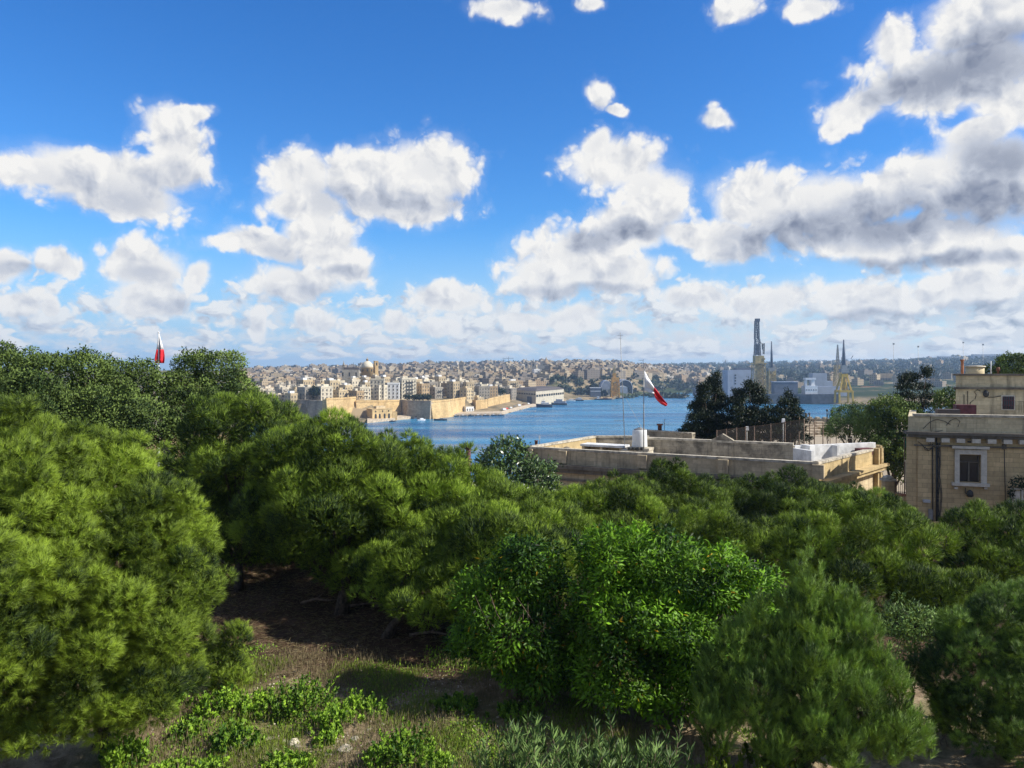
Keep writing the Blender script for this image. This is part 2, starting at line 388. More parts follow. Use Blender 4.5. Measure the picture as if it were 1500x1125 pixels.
M['terrace_gold'] = stone('golden_stone', (0.55, 0.42, 0.22), grime=(0.25, 0.19, 0.11), course=0.28, blk=0.62, mortar=0.2, stain=0.4, streak=0.35, scale=1.0)
M['facade'] = stone('facade_stone', (0.66, 0.49, 0.265), grime=(0.30, 0.22, 0.13), course=0.27, blk=0.66, mortar=0.45, stain=0.3, streak=0.3, scale=0.9)
M['facade_top'] = stone('parapet_stone', (0.68, 0.57, 0.365), grime=(0.20, 0.17, 0.125), course=0.27, blk=0.7, mortar=0.25, stain=0.35, streak=0.6, scale=0.9)
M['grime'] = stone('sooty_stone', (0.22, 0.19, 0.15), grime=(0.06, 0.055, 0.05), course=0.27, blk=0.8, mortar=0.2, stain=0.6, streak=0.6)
M['coping'] = simple('coping_stone', (0.46, 0.41, 0.32), 0.9, var=0.3, scale=3)
M['plaster'] = simple('white_plaster', (0.66, 0.66, 0.65), 0.8, var=0.2, scale=1.2)
M['trim'] = simple('window_surround_paint', (0.58, 0.53, 0.44), 0.7, var=0.1, scale=5)
M['tank'] = simple('tank_plastic', (0.72, 0.72, 0.70), 0.35, var=0.06, scale=2)
M['dark'] = simple('dark_opening', (0.035, 0.033, 0.032), 0.5, var=0.2)
M['metal'] = simple('dull_metal', (0.28, 0.28, 0.27), 0.5, 0.4, var=0.2)
M['iron'] = simple('dark_iron', (0.05, 0.05, 0.05), 0.6, 0.2, var=0.2)
M['rust'] = simple('rusty_metal', (0.20, 0.09, 0.06), 0.8, 0.1, var=0.3)
M['red'] = simple('flag_red', (0.62, 0.02, 0.03), 0.7, var=0.05)
M['flagwhite'] = simple('flag_white', (0.78, 0.77, 0.76), 0.8, var=0.03)
M['maroon'] = simple('maroon_paint', (0.11, 0.035, 0.04), 0.7, var=0.25, scale=2)
M['yellow'] = simple('crane_yellow', (0.50, 0.32, 0.03), 0.6, var=0.15, scale=0.3)
M['orange'] = simple('crane_orange', (0.50, 0.26, 0.05), 0.6, var=0.2, scale=0.3)
M['ochre'] = simple('faded_ochre_steel', (0.40, 0.31, 0.14), 0.7, var=0.2, scale=0.3)
M['steelblue'] = simple('blue_grey_steel', (0.10, 0.115, 0.15), 0.6, var=0.15, scale=0.2)
M['hull'] = simple('dark_hull_paint', (0.07, 0.08, 0.10), 0.5, var=0.2, scale=0.2)
M['hull_blue'] = simple('navy_hull_paint', (0.03, 0.05, 0.09), 0.4, var=0.2, scale=0.4)
M['ship_white'] = simple('ship_white', (0.66, 0.67, 0.68), 0.5, var=0.08, scale=0.3)
M['silo'] = simple('pale_blue_cladding', (0.33, 0.37, 0.45), 0.6, var=0.08, scale=0.1)
M['roof_dark'] = simple('dark_roofing', (0.09, 0.075, 0.07), 0.8, var=0.2, scale=0.2)
M['terracotta'] = simple('terracotta', (0.35, 0.15, 0.08), 0.8, var=0.2)
M['green_net'] = simple('green_netting', (0.02, 0.20, 0.14), 0.8, var=0.3, scale=4)
M['roofing'] = simple('flat_roof_screed', (0.40, 0.37, 0.32), 0.9, var=0.25, scale=0.8)
M['paving'] = simple('plaza_stone', (0.48, 0.39, 0.28), 0.9, var=0.2, scale=0.6)
M['bark'] = simple('bark', (0.085, 0.062, 0.045), 0.95, var=0.45, scale=9)
M['branch_dry'] = simple('dry_branch', (0.20, 0.14, 0.10), 0.9, var=0.3, scale=9)
M['rock'] = simple('limestone_rock', (0.50, 0.44, 0.34), 0.95, var=0.3, scale=5)

def glass_mat():
    m_, t, out = new_mat('window_glass')
    b = t.n('ShaderNodeBsdfPrincipled'); t.l(b.outputs[0], out.inputs[0])
    b.inputs['Base Color'].default_value = rgb(0.03, 0.032, 0.035); b.inputs['Roughness'].default_value = 0.12
    b.inputs['Specular IOR Level'].default_value = 0.5
    return m_
M['glass'] = glass_mat()
def mesh_fence_mat():
    m_, t, out = new_mat('chain_link')
    g = t.n('ShaderNodeNewGeometry'); sp = t.n('ShaderNodeSeparateXYZ'); t.l(g.outputs['Position'], sp.inputs[0])
    a = t.m('PINGPONG', t.m('ADD', sp.outputs[0], sp.outputs[2]), 0.05); b_ = t.m('PINGPONG', t.m('SUBTRACT', sp.outputs[0], sp.outputs[2]), 0.05)
    wire = t.m('MAXIMUM', t.m('LESS_THAN', a, 0.009), t.m('LESS_THAN', b_, 0.009))
    b = t.n('ShaderNodeBsdfPrincipled'); b.inputs['Base Color'].default_value = rgb(0.17, 0.14, 0.11); b.inputs['Roughness'].default_value = 0.7
    tp = t.n('ShaderNodeBsdfTransparent'); ms = t.n('ShaderNodeMixShader')
    t.l(wire, ms.inputs[0]); t.l(tp.outputs[0], ms.inputs[1]); t.l(b.outputs[0], ms.inputs[2]); t.l(ms.outputs[0], out.inputs[0])
    return m_
M['chain'] = mesh_fence_mat()

M['needle'] = foliage('pine_needles', (0.012, 0.034, 0.006), (0.31, 0.44, 0.040), yellow=(0.34, 0.22, 0.05), trans=0.22, gloss=0.2)
M['needle_blue'] = foliage('pine_needles_cool', (0.014, 0.042, 0.010), (0.29, 0.46, 0.070), trans=0.22, gloss=0.2)
M['needle_mid'] = foliage('pine_needles_mid', (0.012, 0.036, 0.008), (0.34, 0.49, 0.048), trans=0.22, gloss=0.15)
M['oak'] = foliage('oak_leaves', (0.018, 0.038, 0.012), (0.18, 0.255, 0.06), trans=0.22, gloss=0.10)
M['ivy'] = foliage('bright_leaves', (0.018, 0.060, 0.008), (0.25, 0.50, 0.025), yellow=(0.65, 0.40, 0.03), trans=0.38, gloss=0.22, rough=0.5, soft=0.5)
M['cypress'] = foliage('dark_evergreen', (0.010, 0.020, 0.010), (0.035, 0.055, 0.022), trans=0.15, gloss=0.2)
M['rubber'] = foliage('glossy_leaves', (0.020, 0.045, 0.015), (0.12, 0.20, 0.045), trans=0.2, gloss=0.5, rough=0.35)
M['weed'] = foliage('weed_leaves', (0.05, 0.13, 0.015), (0.42, 0.66, 0.06), trans=0.4, gloss=0.2)
M['weed_yellow'] = foliage('yellow_green_leaves', (0.07, 0.12, 0.012), (0.27, 0.36, 0.03), trans=0.4, gloss=0.2)
M['drygrass'] = foliage('dry_grass_blades', (0.10, 0.085, 0.045), (0.30, 0.24, 0.13), trans=0.3, gloss=0.1)
M['oleander'] = foliage('grey_green_leaves', (0.045, 0.085, 0.025), (0.24, 0.37, 0.10), trans=0.25, gloss=0.15, rough=0.5)

# ------------------------------------------------------------------ near ground
def ground_z(x, y):
    """height of the Valletta side: the garden, the street behind it, the plaza on the right, the drop to the sea"""
    s1 = min(1, max(0, (y - 40) / 8)); s1 = s1 * s1 * (3 - 2 * s1)
    low = 31.0 - max(0, y - 75) * 0.10
    rt = min(1, max(0, (x - 20 - (y - 60) * 0.10) / 8)); rt = rt * rt * (3 - 2 * rt)
    plaza = 33.5 + min(1, max(0, (y - 58) / 25)) * 2.4
    far = low * (1 - rt) + plaza * rt
    z = 37.0 * (1 - s1) + far * s1
    if y < 45:
        z += 0.10 * math.sin(x * 0.9 + 1.0) * math.sin(y * 0.7) + 0.05 * math.sin(x * 2.3 + y * 1.7)
        if y < 13: z += 0
    return z
def build_ground():
    xs = np.concatenate([np.linspace(-140, -34, 30), np.linspace(-32, 32, 190), np.linspace(34, 140, 30)])
    ys = np.concatenate([np.linspace(-60, 6, 14), np.linspace(7, 48, 150), np.linspace(49, 140, 50)])
    rng = np.random.RandomState(5); vs = []
    for y in ys:
        for x in xs:
            z = ground_z(x, y)
            if 6 < y < 45 and abs(x) < 33: z += rng.normal(0, 0.018)
            vs.append((x, y, z))
    nx, ny = len(xs), len(ys)
    fs = [(j * nx + i, j * nx + i + 1, (j + 1) * nx + i + 1, (j + 1) * nx + i) for j in range(ny - 1) for i in range(nx - 1)]
    m_, t, out = new_mat('garden_soil')
    b = t.n('ShaderNodeBsdfPrincipled'); t.l(b.outputs[0], out.inputs[0]); b.inputs['Roughness'].default_value = 0.95; b.inputs['Specular IOR Level'].default_value = 0.1
    g = t.n('ShaderNodeNewGeometry'); P = g.outputs['Position']
    n1 = t.noise(P, 0.45, 6, 0.6).outputs['Fac']; n2 = t.noise(P, 3.0, 8, 0.7).outputs['Fac']; n3 = t.noise(P, 22.0, 4, 0.7).outputs['Fac']
    c = t.mix(t.ramp(n2, 0.35, 0.65), rgb(0.19, 0.135, 0.08), rgb(0.42, 0.32, 0.20))
    c = t.mix(t.m('MULTIPLY', t.ramp(n1, 0.45, 0.62), 0.55), c, rgb(0.12, 0.13, 0.04))
    c = t.mix(t.ramp(n3, 0.62, 0.74), c, rgb(0.50, 0.42, 0.32))
    sp = t.n('ShaderNodeSeparateXYZ'); t.l(P, sp.inputs[0])
    shaded_litter = t.mix(t.ramp(n2, 0.35, 0.7), rgb(0.042, 0.025, 0.017), rgb(0.105, 0.060, 0.038))  # needle litter, made darker to deepen the tree shade over the clearing
    c = t.mix(t.m('MULTIPLY', t.ramp(t.m('ADD', sp.outputs[1], t.m('MULTIPLY', n1, 3.0)), 20.6, 22.0), 0.92), c, shaded_litter)
    c = t.mix(t.ramp(sp.outputs[1], 45, 58), c, rgb(0.36, 0.30, 0.22))
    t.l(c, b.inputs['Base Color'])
    bp = t.n('ShaderNodeBump'); bp.inputs['Strength'].default_value = 0.9; bp.inputs['Distance'].default_value = 0.09
    t.l(t.m('ADD', n2, t.m('MULTIPLY', n3, 0.5)), bp.inputs['Height']); t.l(bp.outputs[0], b.inputs['Normal'])
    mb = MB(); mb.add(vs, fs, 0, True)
    # the seaward edge drops to the water
    base = (ny - 1) * nx
    e = [vs[base + i] for i in range(nx)]
    mb.add(e + [(x, y + 6, -4) for x, y, z in e], [(i, i + 1, nx + i + 1, nx + i) for i in range(nx - 1)], 0)
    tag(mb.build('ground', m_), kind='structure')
build_ground()

# ------------------------------------------------------------------ the harbour water
def build_water():
    m_, t, out = new_mat('harbour_water')
    b = t.n('ShaderNodeBsdfPrincipled'); t.l(b.outputs[0], out.inputs[0])
    g = t.n('ShaderNodeNewGeometry'); P = g.outputs['Position']
    big = t.noise(t.v('MULTIPLY', P, (0.003, 0.016, 1)), 1.0, 5, 0.65).outputs['Fac']
    c = t.mix(t.ramp(big, 0.35, 0.65), rgb(0.008, 0.085, 0.20), rgb(0.045, 0.23, 0.39))
    t.l(c, b.inputs['Base Color']); t.l(t.ramp(t.noise(t.v('MULTIPLY', P, (0.006, 0.02, 1)), 1.0, 5, 0.65).outputs['Fac'], 0.35, 0.65, 0.10, 0.34), b.inputs['Roughness']); b.inputs['Specular IOR Level'].default_value = 0.45
    b.inputs['IOR'].default_value = 1.33
    w1 = t.noise(t.v('MULTIPLY', P, (0.10, 0.22, 1)), 1.0, 6, 0.65).outputs['Fac']
    w2 = t.noise(t.v('MULTIPLY', P, (0.02, 0.07, 1)), 1.0, 3, 0.6).outputs['Fac']
    bp = t.n('ShaderNodeBump'); bp.inputs['Strength'].default_value = 1.0; bp.inputs['Distance'].default_value = 2.2
    t.l(t.m('ADD', w1, t.m('MULTIPLY', w2, 1.2)), bp.inputs['Height']); t.l(bp.outputs[0], b.inputs['Normal'])
    mb = MB(); mb.add([(-2600, 120, 0), (2600, 120, 0), (2600, 2600, 0), (-2600, 2600, 0)], [(0, 1, 2, 3)])
    tag(mb.build('water', m_), kind='structure')
build_water()

# ------------------------------------------------------------------ the land across the harbour
SHORE = [(-400, 640), (300, 640), (430, 625), (540, 640), (600, 690), (640, 725), (735, 746), (750, 800), (785, 925), (830, 1060), (860, 1110), (900, 1130), (925, 1260), (950, 1340), (1010, 1450), (1060, 1300), (1100, 1010), (1240, 965), (1300, 930), (1900, 900)]
SKYL = [(-400, 543), (360, 543), (440, 541), (500, 539), (590, 537), (640, 534), (700, 535), (770, 533), (830, 532), (900, 533), (960, 539), (1020, 540), (1200, 536), (1300, 532), (1400, 527), (1500, 523), (1900, 520)]
RIDGE = [(-400, 544), (900, 544), (950, 536), (1000, 534), (1060, 533), (1130, 532), (1200, 530), (1300, 529), (1400, 525), (1500, 521), (1900, 516)]
CREST = 2700.0
def land_z(x, y):
    px = 750 + x / y * F
    ds = interp(px, SHORE); zs = zat(interp(px, SKYL), CREST)
    if y < ds: return -4.0
    a = min(1.0, (y - ds) / 12.0)
    u = (y - ds) / max(200.0, CREST - ds)
    z = 2.6 * a + (zs - 2.6) * min(u, 1.0 + 0.15 * (u - 1)) * min(1, a)
    # the walled promontory
    s = min(1, max(0, (px - 425) / 8)) * min(1, max(0, (690 - px) / 6)) * min(1, max(0, (y - ds - 26) / 6)) * min(1, max(0, (ds + 330 - y) / 60))
    z = max(z, s * (14.8 + min(1, max(0, (y - ds - 40) / 160)) * 7))
    # the tan bluff behind the dockyard sheds
    s = min(1, max(0, (px - 772) / 40)) * min(1, max(0, (1060 - px) / 120)) * min(1, max(0, (y - ds - 95) / 75)) * min(1, max(0, (ds + 1500 - y) / 900))
    z = max(z, s * (25 + min(1, max(0, (y - ds - 150) / 700)) * 26))
    if y > 3000:
        r = zat(interp(px, RIDGE), 3900)
        q = min(1, (y - 3000) / 900); z = z * (1 - q) + r * q if y < 3900 else r + (y - 3900) * 0.002
    if px > 1010 and 1500 < y < 2900:
        z += 0
    return z
def build_hills():
    pxs = np.linspace(-380, 1880, 150); ds = np.concatenate([np.linspace(600, 1500, 120), np.linspace(1530, 3000, 40), np.linspace(3040, 4500, 22)])
    vs = []
    for d in ds:
        for p in pxs:
            x = xat(p, d); vs.append((x, d, land_z(x, d)))
    nx, ny = len(pxs), len(ds)
    fs = [(j * nx + i, j * nx + i + 1, (j + 1) * nx + i + 1, (j + 1) * nx + i) for j in range(ny - 1) for i in range(nx - 1)]
    m_, t, out = new_mat('hill_land')
    b = t.n('ShaderNodeBsdfPrincipled'); t.l(b.outputs[0], out.inputs[0]); b.inputs['Roughness'].default_value = 1.0; b.inputs['Specular IOR Level'].default_value = 0.0
    g = t.n('ShaderNodeNewGeometry'); P = g.outputs['Position']
    n1 = t.noise(P, 0.012, 7, 0.65).outputs['Fac']; n2 = t.noise(P, 0.07, 6, 0.7).outputs['Fac']
    c = t.mix(t.ramp(n2, 0.4, 0.62), rgb(0.30, 0.23, 0.14), rgb(0.13, 0.11, 0.07))
    sp = t.n('ShaderNodeSeparateXYZ'); t.l(P, sp.inputs[0])
    c = t.mix(t.m('MULTIPLY', t.ramp(n1, 0.46, 0.56), t.ramp(sp.outputs[1], 1050, 1250)), c, rgb(0.045, 0.06, 0.025))
    c = t.mix(t.m('MULTIPLY', t.m('MULTIPLY', t.ramp(t.m('DIVIDE', sp.outputs[0], sp.outputs[1]), 0.17, 0.25), t.ramp(sp.outputs[1], 985, 1100)), t.ramp(n1, 0.36, 0.46)), c, rgb(0.035, 0.05, 0.025))
    c = t.mix(t.m('MULTIPLY', t.ramp(sp.outputs[1], 2500, 3200), t.ramp(n2, 0.3, 0.6)), c, rgb(0.035, 0.05, 0.025))
    t.l(c, b.inputs['Base Color'])
    mb = MB(); mb.add(vs, fs, 0, True); tag(mb.build('hills', m_), kind='structure')
build_hills()

# ------------------------------------------------------------------ foliage generators
def unit(a): return a / np.maximum(1e-9, np.linalg.norm(a, axis=-1, keepdims=True))
def perp_pair(a, rng):
    r = rng.normal(size=a.shape); u = unit(np.cross(a, r)); return u, np.cross(a, u)
def puff_points(rng, puffs, per_m2, zcut=-0.55, inner=0.55, cull=0.78):
    """points on and inside a set of puffs, with their outward directions; points buried in another puff mostly dropped"""
    C = np.array([p[0] for p in puffs]); Rr = np.array([p[1] for p in puffs])
    if Rr.ndim == 1: Rr = np.repeat(Rr[:, None], 3, 1)
    pts = []; dirs = []; own = []
    for i in range(len(C)):
        a = 4 * math.pi * (np.prod(Rr[i]) ** (2 / 3)); n = max(6, int(a * per_m2))
        d = unit(rng.normal(size=(n, 3))); d = d[(d[:, 2] > zcut) | (rng.rand(n) < 0.25)]
        k = inner + (1 - inner) * rng.rand(len(d)) ** 0.55
        pts.append(C[i] + d * Rr[i] * k[:, None]); dirs.append(unit(d / Rr[i])); own.append(np.full(len(d), i))
    pts = np.concatenate(pts); dirs = np.concatenate(dirs); own = np.concatenate(own)
    keep = np.ones(len(pts), bool)
    for i in range(len(C)):
        q = np.linalg.norm((pts - C[i]) / Rr[i], axis=1)
        keep &= ~((q < cull) & (own != i) & (rng.rand(len(pts)) < 0.85))
    return pts[keep], dirs[keep], own[keep]
def needles(rng, pts, dirs, n, L, w, up=0.6, spread=0.75, twig=0.12, tone=None, droop=0.0):
    N = len(pts); up_v = np.array([0, 0, 1.0])
    ax = unit(dirs + up_v * up + rng.normal(scale=0.28, size=(N, 3)))
    u, v = perp_pair(ax, rng)
    ax = np.repeat(ax, n, 0); u = np.repeat(u, n, 0); v = np.repeat(v, n, 0); P = np.repeat(pts, n, 0)
    ph = rng.rand(N * n) * 2 * math.pi; th = spread * (0.25 + 0.75 * rng.rand(N * n)); s = rng.rand(N * n)
    th = th * (1.15 - 0.6 * s)
    rd = u * np.cos(ph)[:, None] + v * np.sin(ph)[:, None]
    dr = ax * np.cos(th)[:, None] + rd * np.sin(th)[:, None]
    dr[:, 2] -= droop * rng.rand(N * n); dr = unit(dr)
    root = P + ax * (s * twig)[:, None]
    LL = L * (0.65 + 0.5 * rng.rand(N * n)); side = unit(np.cross(dr, rng.normal(size=dr.shape))) * (w / 2)
    co = np.empty((N * n, 3, 3)); co[:, 0] = root - side; co[:, 1] = root + side; co[:, 2] = root + dr * LL[:, None]
    t = (np.clip(rng.normal(0.5, 0.22, N), 0, 1) if tone is None else tone)
    t = np.clip(np.repeat(t, n) + rng.normal(0, 0.2, N * n), 0, 1)
    nv = unit(dirs + up_v * .15 + rng.normal(scale=.22, size=(N, 3)))
    return co.reshape(-1, 3), (np.repeat(t, 3), np.repeat(nv, 3 * n, 0))
def leaves(rng, pts, dirs, L, w, n=1, up=0.3, jit=0.8, droop=0.0, tone=None, yellow=0.0, cup=0.2):
    N = len(pts) * n; D = np.repeat(dirs, n, 0); P = np.repeat(pts, n, 0)
    ax = D + np.array([0, 0, 1.0]) * up + rng.normal(scale=jit, size=(N, 3)); ax[:, 2] -= droop; ax = unit(ax)
    side = unit(np.cross(ax, D * 0.8 + rng.normal(scale=0.5, size=(N, 3)) + np.array([0, 0, 0.5]))); nr = np.cross(side, ax)
    LL = (L * (0.6 + 0.6 * rng.rand(N)))[:, None]; ww = (w * (0.6 + 0.6 * rng.rand(N)))[:, None] / 2
    if n > 1: P = P + rng.normal(scale=L * 0.55, size=P.shape)
    co = np.empty((N, 4, 3)); co[:, 0] = P; co[:, 1] = P + ax * LL * 0.45 + side * ww + nr * ww * cup
    co[:, 2] = P + ax * LL; co[:, 3] = P + ax * LL * 0.45 - side * ww + nr * ww * cup
    t = np.repeat(np.clip(rng.normal(0.5, 0.22, len(pts)), 0, 1) if tone is None else tone, n)
    t = np.clip(t + rng.normal(0, 0.12, N), 0, 1)
    if yellow: t[rng.rand(N) < yellow] = 2.0
    nv = unit(D + np.array([0, 0, .25]) + rng.normal(scale=.25, size=(N, 3)))
    return co.reshape(-1, 3), (np.repeat(t, 4), np.repeat(nv, 4, 0))
def clump_tone(rng, own, n):
    t = rng.normal(0.5, 0.26, n)[own]; return np.clip(t + rng.normal(0, 0.14, len(own)), 0, 1)
def shell_puffs(rng, c, R, n, rp, zmin=-0.6, jit=0.3, flat=1.0, core=True):
    """puffs over the surface of a crown ellipsoid, and some in its middle"""
    c = np.array(c, float); R = np.array(R, float); out = []; k = 0
    ga = math.pi * (3 - math.sqrt(5))
    for i in range(n):
        z = 1 - (i + 0.5) / n * (1 - zmin); r = math.sqrt(max(0, 1 - z * z)); a = i * ga + rng.rand() * 0.7
        d = np.array([r * math.cos(a), r * math.sin(a), z]); q = rp * (0.55 + 0.85 * rng.rand())
        p = c + d * np.maximum(R - q * 0.8, R * 0.25) * (1 - jit * rng.rand())
        out.append((p, np.array([q, q, q * flat])))
    for i in range(n // 2):     # stray tufts break the outline
        d = unit(rng.normal(size=3)); d[2] = abs(d[2]) if rng.rand() < .75 else d[2]; q = rp * rng.uniform(.22, .55)
        out.append((c + d * (R - q * .1) * rng.uniform(.9, 1.16), np.array([q, q, q * flat])))
    if core:
        for i in range(max(3, n // 5)):
            d = rng.normal(size=3) * 0.3; out.append((c + d * R, np.array([rp, rp, rp * flat]) * 1.1))
    return out
def trunk_mesh(base, crown_c, crown_R, rng, r0=0.18, limbs=7, name='trunk', mat='bark', parent=None, lean=0.0, fork=0.45):
    mb = MB(); b = Vector(base); c = Vector(crown_c); top = c + Vector((0, 0, crown_R[2] * 0.35))
    path = []; n = 7
    for i in range(n):
        f = i / (n - 1); p = b.lerp(top, f); w = 0.05 * (top - b).length * math.sin(f * 3.1)
        path.append(p + Vector((rng.normal() * w * 0.5 + lean * math.sin(f * 3.14), rng.normal() * w * 0.5, 0)) + Vector((0, 0, -0.15 if i == 0 else 0)))
    mb.tube(path, [r0 * (1.25 if i == 0 else 1.0) * (1 - 0.75 * i / (n - 1)) for i in range(n)], 9)
    for k in range(limbs):
        f = fork + (0.95 - fork) * k / max(1, limbs - 1); i = min(n - 2, int(f * (n - 1))); p = path[i].lerp(path[i + 1], f * (n - 1) - i)
        a = k * 2.4 + rng.rand(); e = Vector((math.cos(a) * crown_R[0], math.sin(a) * crown_R[1], 0)) * (0.5 + 0.35 * rng.rand())
        q = Vector((c.x + e.x, c.y + e.y, max(p.z + 0.1, c.z + crown_R[2] * rng.uniform(-0.3, 0.5))))
        mid = p.lerp(q, 0.5) + Vector((rng.normal() * 0.1, rng.normal() * 0.1, -0.12 * (q - p).length * 0.5)); rr = r0 * (1 - 0.7 * f) * 0.6
        mb.tube([p, p.lerp(mid, 0.5), mid, q], [rr, rr * 0.85, rr * 0.6, rr * 0.2], 6)
    return mb.build(name, M[mat], parent)

# ------------------------------------------------------------------ across the harbour: walls and quay
def far_wall(name, label, pts, ztop, mat, zbot=-2.0, th=5.0, batter=2.2, crown=True):
    """battered curtain wall through plan points given as (pixel column, depth), parapet cord on top"""
    mb = MB(); P = [(xat(p, d), d) for p, d in pts]
    nrm = []
    for i in range(len(P)):
        a = Vector(P[max(0, i - 1)]); b = Vector(P[min(len(P) - 1, i + 1)]); t = (b - a).normalized(); nrm.append(Vector((t.y, -t.x)))
    q = lambda off: [(x + n.x * off, y + n.y * off) for (x, y), n in zip(P, nrm)]
    zt = ztop if hasattr(ztop, '__len__') else [ztop] * len(P)
    rings = [(q(batter), [zbot] * len(P)), (q(0), [z - 1.6 for z in zt]), (q(0.35), [z - 1.6 for z in zt]), (q(0.35), [z - 1.2 for z in zt]), (q(0), [z - 1.2 for z in zt]), (q(0), zt), (q(-1.3), zt), (q(-1.3), [z - 1.2 for z in zt]), (q(-th), [z - 1.2 for z in zt]), (q(-th), [zbot] * len(P))]
    vs = []; n = len(P)
    for pl, zz in rings: vs += [(x, y, z) for (x, y), z in zip(pl, zz)]
    fs = []
    for r in range(len(rings) - 1):
        for i in range(n - 1): fs.append((r * n + i, r * n + i + 1, (r + 1) * n + i + 1, (r + 1) * n + i))
    R = len(rings); fs.append(tuple(r * n for r in range(R))); fs.append(tuple(r * n + n - 1 for r in range(R - 1, -1, -1)))
    mb.add(vs, fs); o = mb.build(name, M[mat]); tag(o, label, 'fortification wall'); return o
far_wall('bastion_wall', 'shaded grey face of the harbour bastion, left of its bright corner', [(415, 690), (437, 668), (477.6, 640)], 18.2, 'bastion_shaded')
far_wall('bastion_wall', 'tall golden corner bastion with two sunlit faces above the harbour trees', [(478, 639), (500, 652), (521.5, 672)], 20.6, 'bastion')
far_wall('bastion_wall', 'long golden curtain wall behind the small waterfront palazzo', [(521.7, 668), (555, 680), (587, 706)], [17.6, 17.2, 16.6], 'bastion')
far_wall('bastion_wall', 'pinkish grey bastion flank with a dark hole beneath the row of round trees', [(586, 712), (598, 694), (631, 685)], 16.4, 'bastion_shaded')
far_wall('bastion_wall', 'sunlit cream bastion wall sloping down to the boats', [(631.5, 686), (655, 712), (683, 770)], [16.4, 16.4, 16.8], 'bastion')
far_wall('bastion_wall', 'square golden tower wall standing on the quay beside the ruin', [(686, 795), (697, 772), (714, 800)], 13.2, 'bastion', batter=0.6)
far_wall('bastion_wall', 'broken stone wall behind the parked quay, near the long shed', [(714.5, 815), (730, 850), (747, 905)], [13.0, 14.2, 15.0], 'bastion', batter=0.6)
def build_quay():
    mb = MB(); px = list(np.linspace(538, 786, 40))
    for a, b in zip(px[:-1], px[1:]):
        da, db = interp(a, SHORE), interp(b, SHORE)
        q = [(xat(a, da - 3), da - 3), (xat(b, db - 3), db - 3), (xat(b, db + 14), db + 14), (xat(a, da + 14), da + 14)]
        vs = [(x, y, -3) for x, y in q[:2]] + [(x, y, 2.2) for x, y in q[:2]] + [(q[2][0], q[2][1], 3.0), (q[3][0], q[3][1], 3.0)]
        mb.add(vs, [(0, 1, 3, 2), (2, 3, 4, 5)])
    tag(mb.build('quay', M['paving']), kind='structure')
build_quay()

# ------------------------------------------------------------------ houses
WIN = {}
def win_mesh(w, h):
    k = (round(w, 1), round(h, 1))
    if k not in WIN:
        mb = MB(); mb.box((0, 0, 0), (w, 0.18, h), mi=0); mb.box((0, -0.12, -h / 2 - 0.09), (w + 0.3, 0.25, 0.16), mi=1); mb.box((0, -0.11, 0), (0.09, 0.05, h), mi=1)
        me = mb.build('window', [M['dark'], M['trim']]); WIN[k] = me.data; bpy.data.objects.remove(me)
    return WIN[k]
def add_window(parent, x, z, y, rz, w=1.1, h=1.7):
    o = bpy.data.objects.new('window', win_mesh(w, h)); COL.objects.link(o); o.parent = parent
    o.location = (x, y, z); o.rotation_euler = (0, 0, rz); return o
def townhouse(rng, w, dep, storeys, mat, sides=(1, 1), hut=True, balcony=False):
    """flat-roofed stone house; origin at the middle of its base; -Y is the front"""
    h = storeys * 3.4 + 1.0; root = thing('house', 'house', 'house')
    b = MB(); b.box((0, 0, h / 2 - 1.5), (w, dep, h + 3.0))
    for a, c, l in (((-w / 2 + .15, 0), (.3, dep), 0), ((w / 2 - .15, 0), (.3, dep), 0), ((0, -dep / 2 + .15), (w - .6, .3), 0), ((0, dep / 2 - .15), (w - .6, .3), 0)):
        b.box((a[0], a[1], h + 0.45), (c[0], c[1], 0.9))
    b.box((0, -dep / 2 - 0.12, h - 0.35), (w + 0.3, 0.24, 0.3))
    b.build('wall', M[mat], root)
    if hut:
        q = MB(); q.box((w * rng.uniform(-.2, .2), dep * rng.uniform(-.1, .25), h + 1.35), (w * rng.uniform(.3, .5), dep * .4, 2.7)); q.build('roof_hut', M[rng.choice(['pale', 'cream', 'white'])], root)
        if rng.rand() < .5:
            q = MB(); q.lathe((w * rng.uniform(-.35, .35), -dep * .2, h), [(.55, 0), (.55, 1.2), (.2, 1.4)], 8); q.build('water_tank', M['tank'], root)
    nf = max(2, int(w / 2.9)); nsd = max(2, int(dep / 3.4))
    for s in range(storeys):
        z = s * 3.4 + 2.0
        for k in range(nf): add_window(root, -w / 2 + (k + .5) * w / nf, z, -dep / 2 - .06, 0, 1.1, 1.8)
        if sides[0]:
            for k in range(nsd): add_window(root, -w / 2 - .06, z, -dep / 2 + (k + .5) * dep / nsd, -math.pi / 2, 1.0, 1.6)
        if balcony and s > 0:
            q = MB(); q.box((0, -dep / 2 - .6, s * 3.4 + .6), (w * .55, 1.0, .2)); q.box((0, -dep / 2 - 1.05, s * 3.4 + 1.1), (w * .55, .08, .8)); q.build('balcony', M['iron' if rng.rand() < .5 else mat], root)
    return root
rng = np.random.RandomState(11)
MATW = {'cream': 'cream', 'pale': 'pale', 'tan': 'tan', 'grey': 'grey stone', 'white': 'white'}
protos = []
for k in range(10):
    mat = ['cream', 'pale', 'cream', 'tan', 'grey', 'cream', 'pale', 'tan', 'cream', 'grey'][k]
    st = [4, 4, 3, 3, 4, 5, 3, 4, 4, 3][k]; w = rng.uniform(8, 13); d_ = rng.uniform(8, 11)
    protos.append((townhouse(rng, w, d_, st, mat, balcony=(k % 3 == 0)), mat, st, w))
used = set()
STW = {3: 'three-storey', 4: 'four-storey', 5: 'five-storey', 6: 'six-storey'}
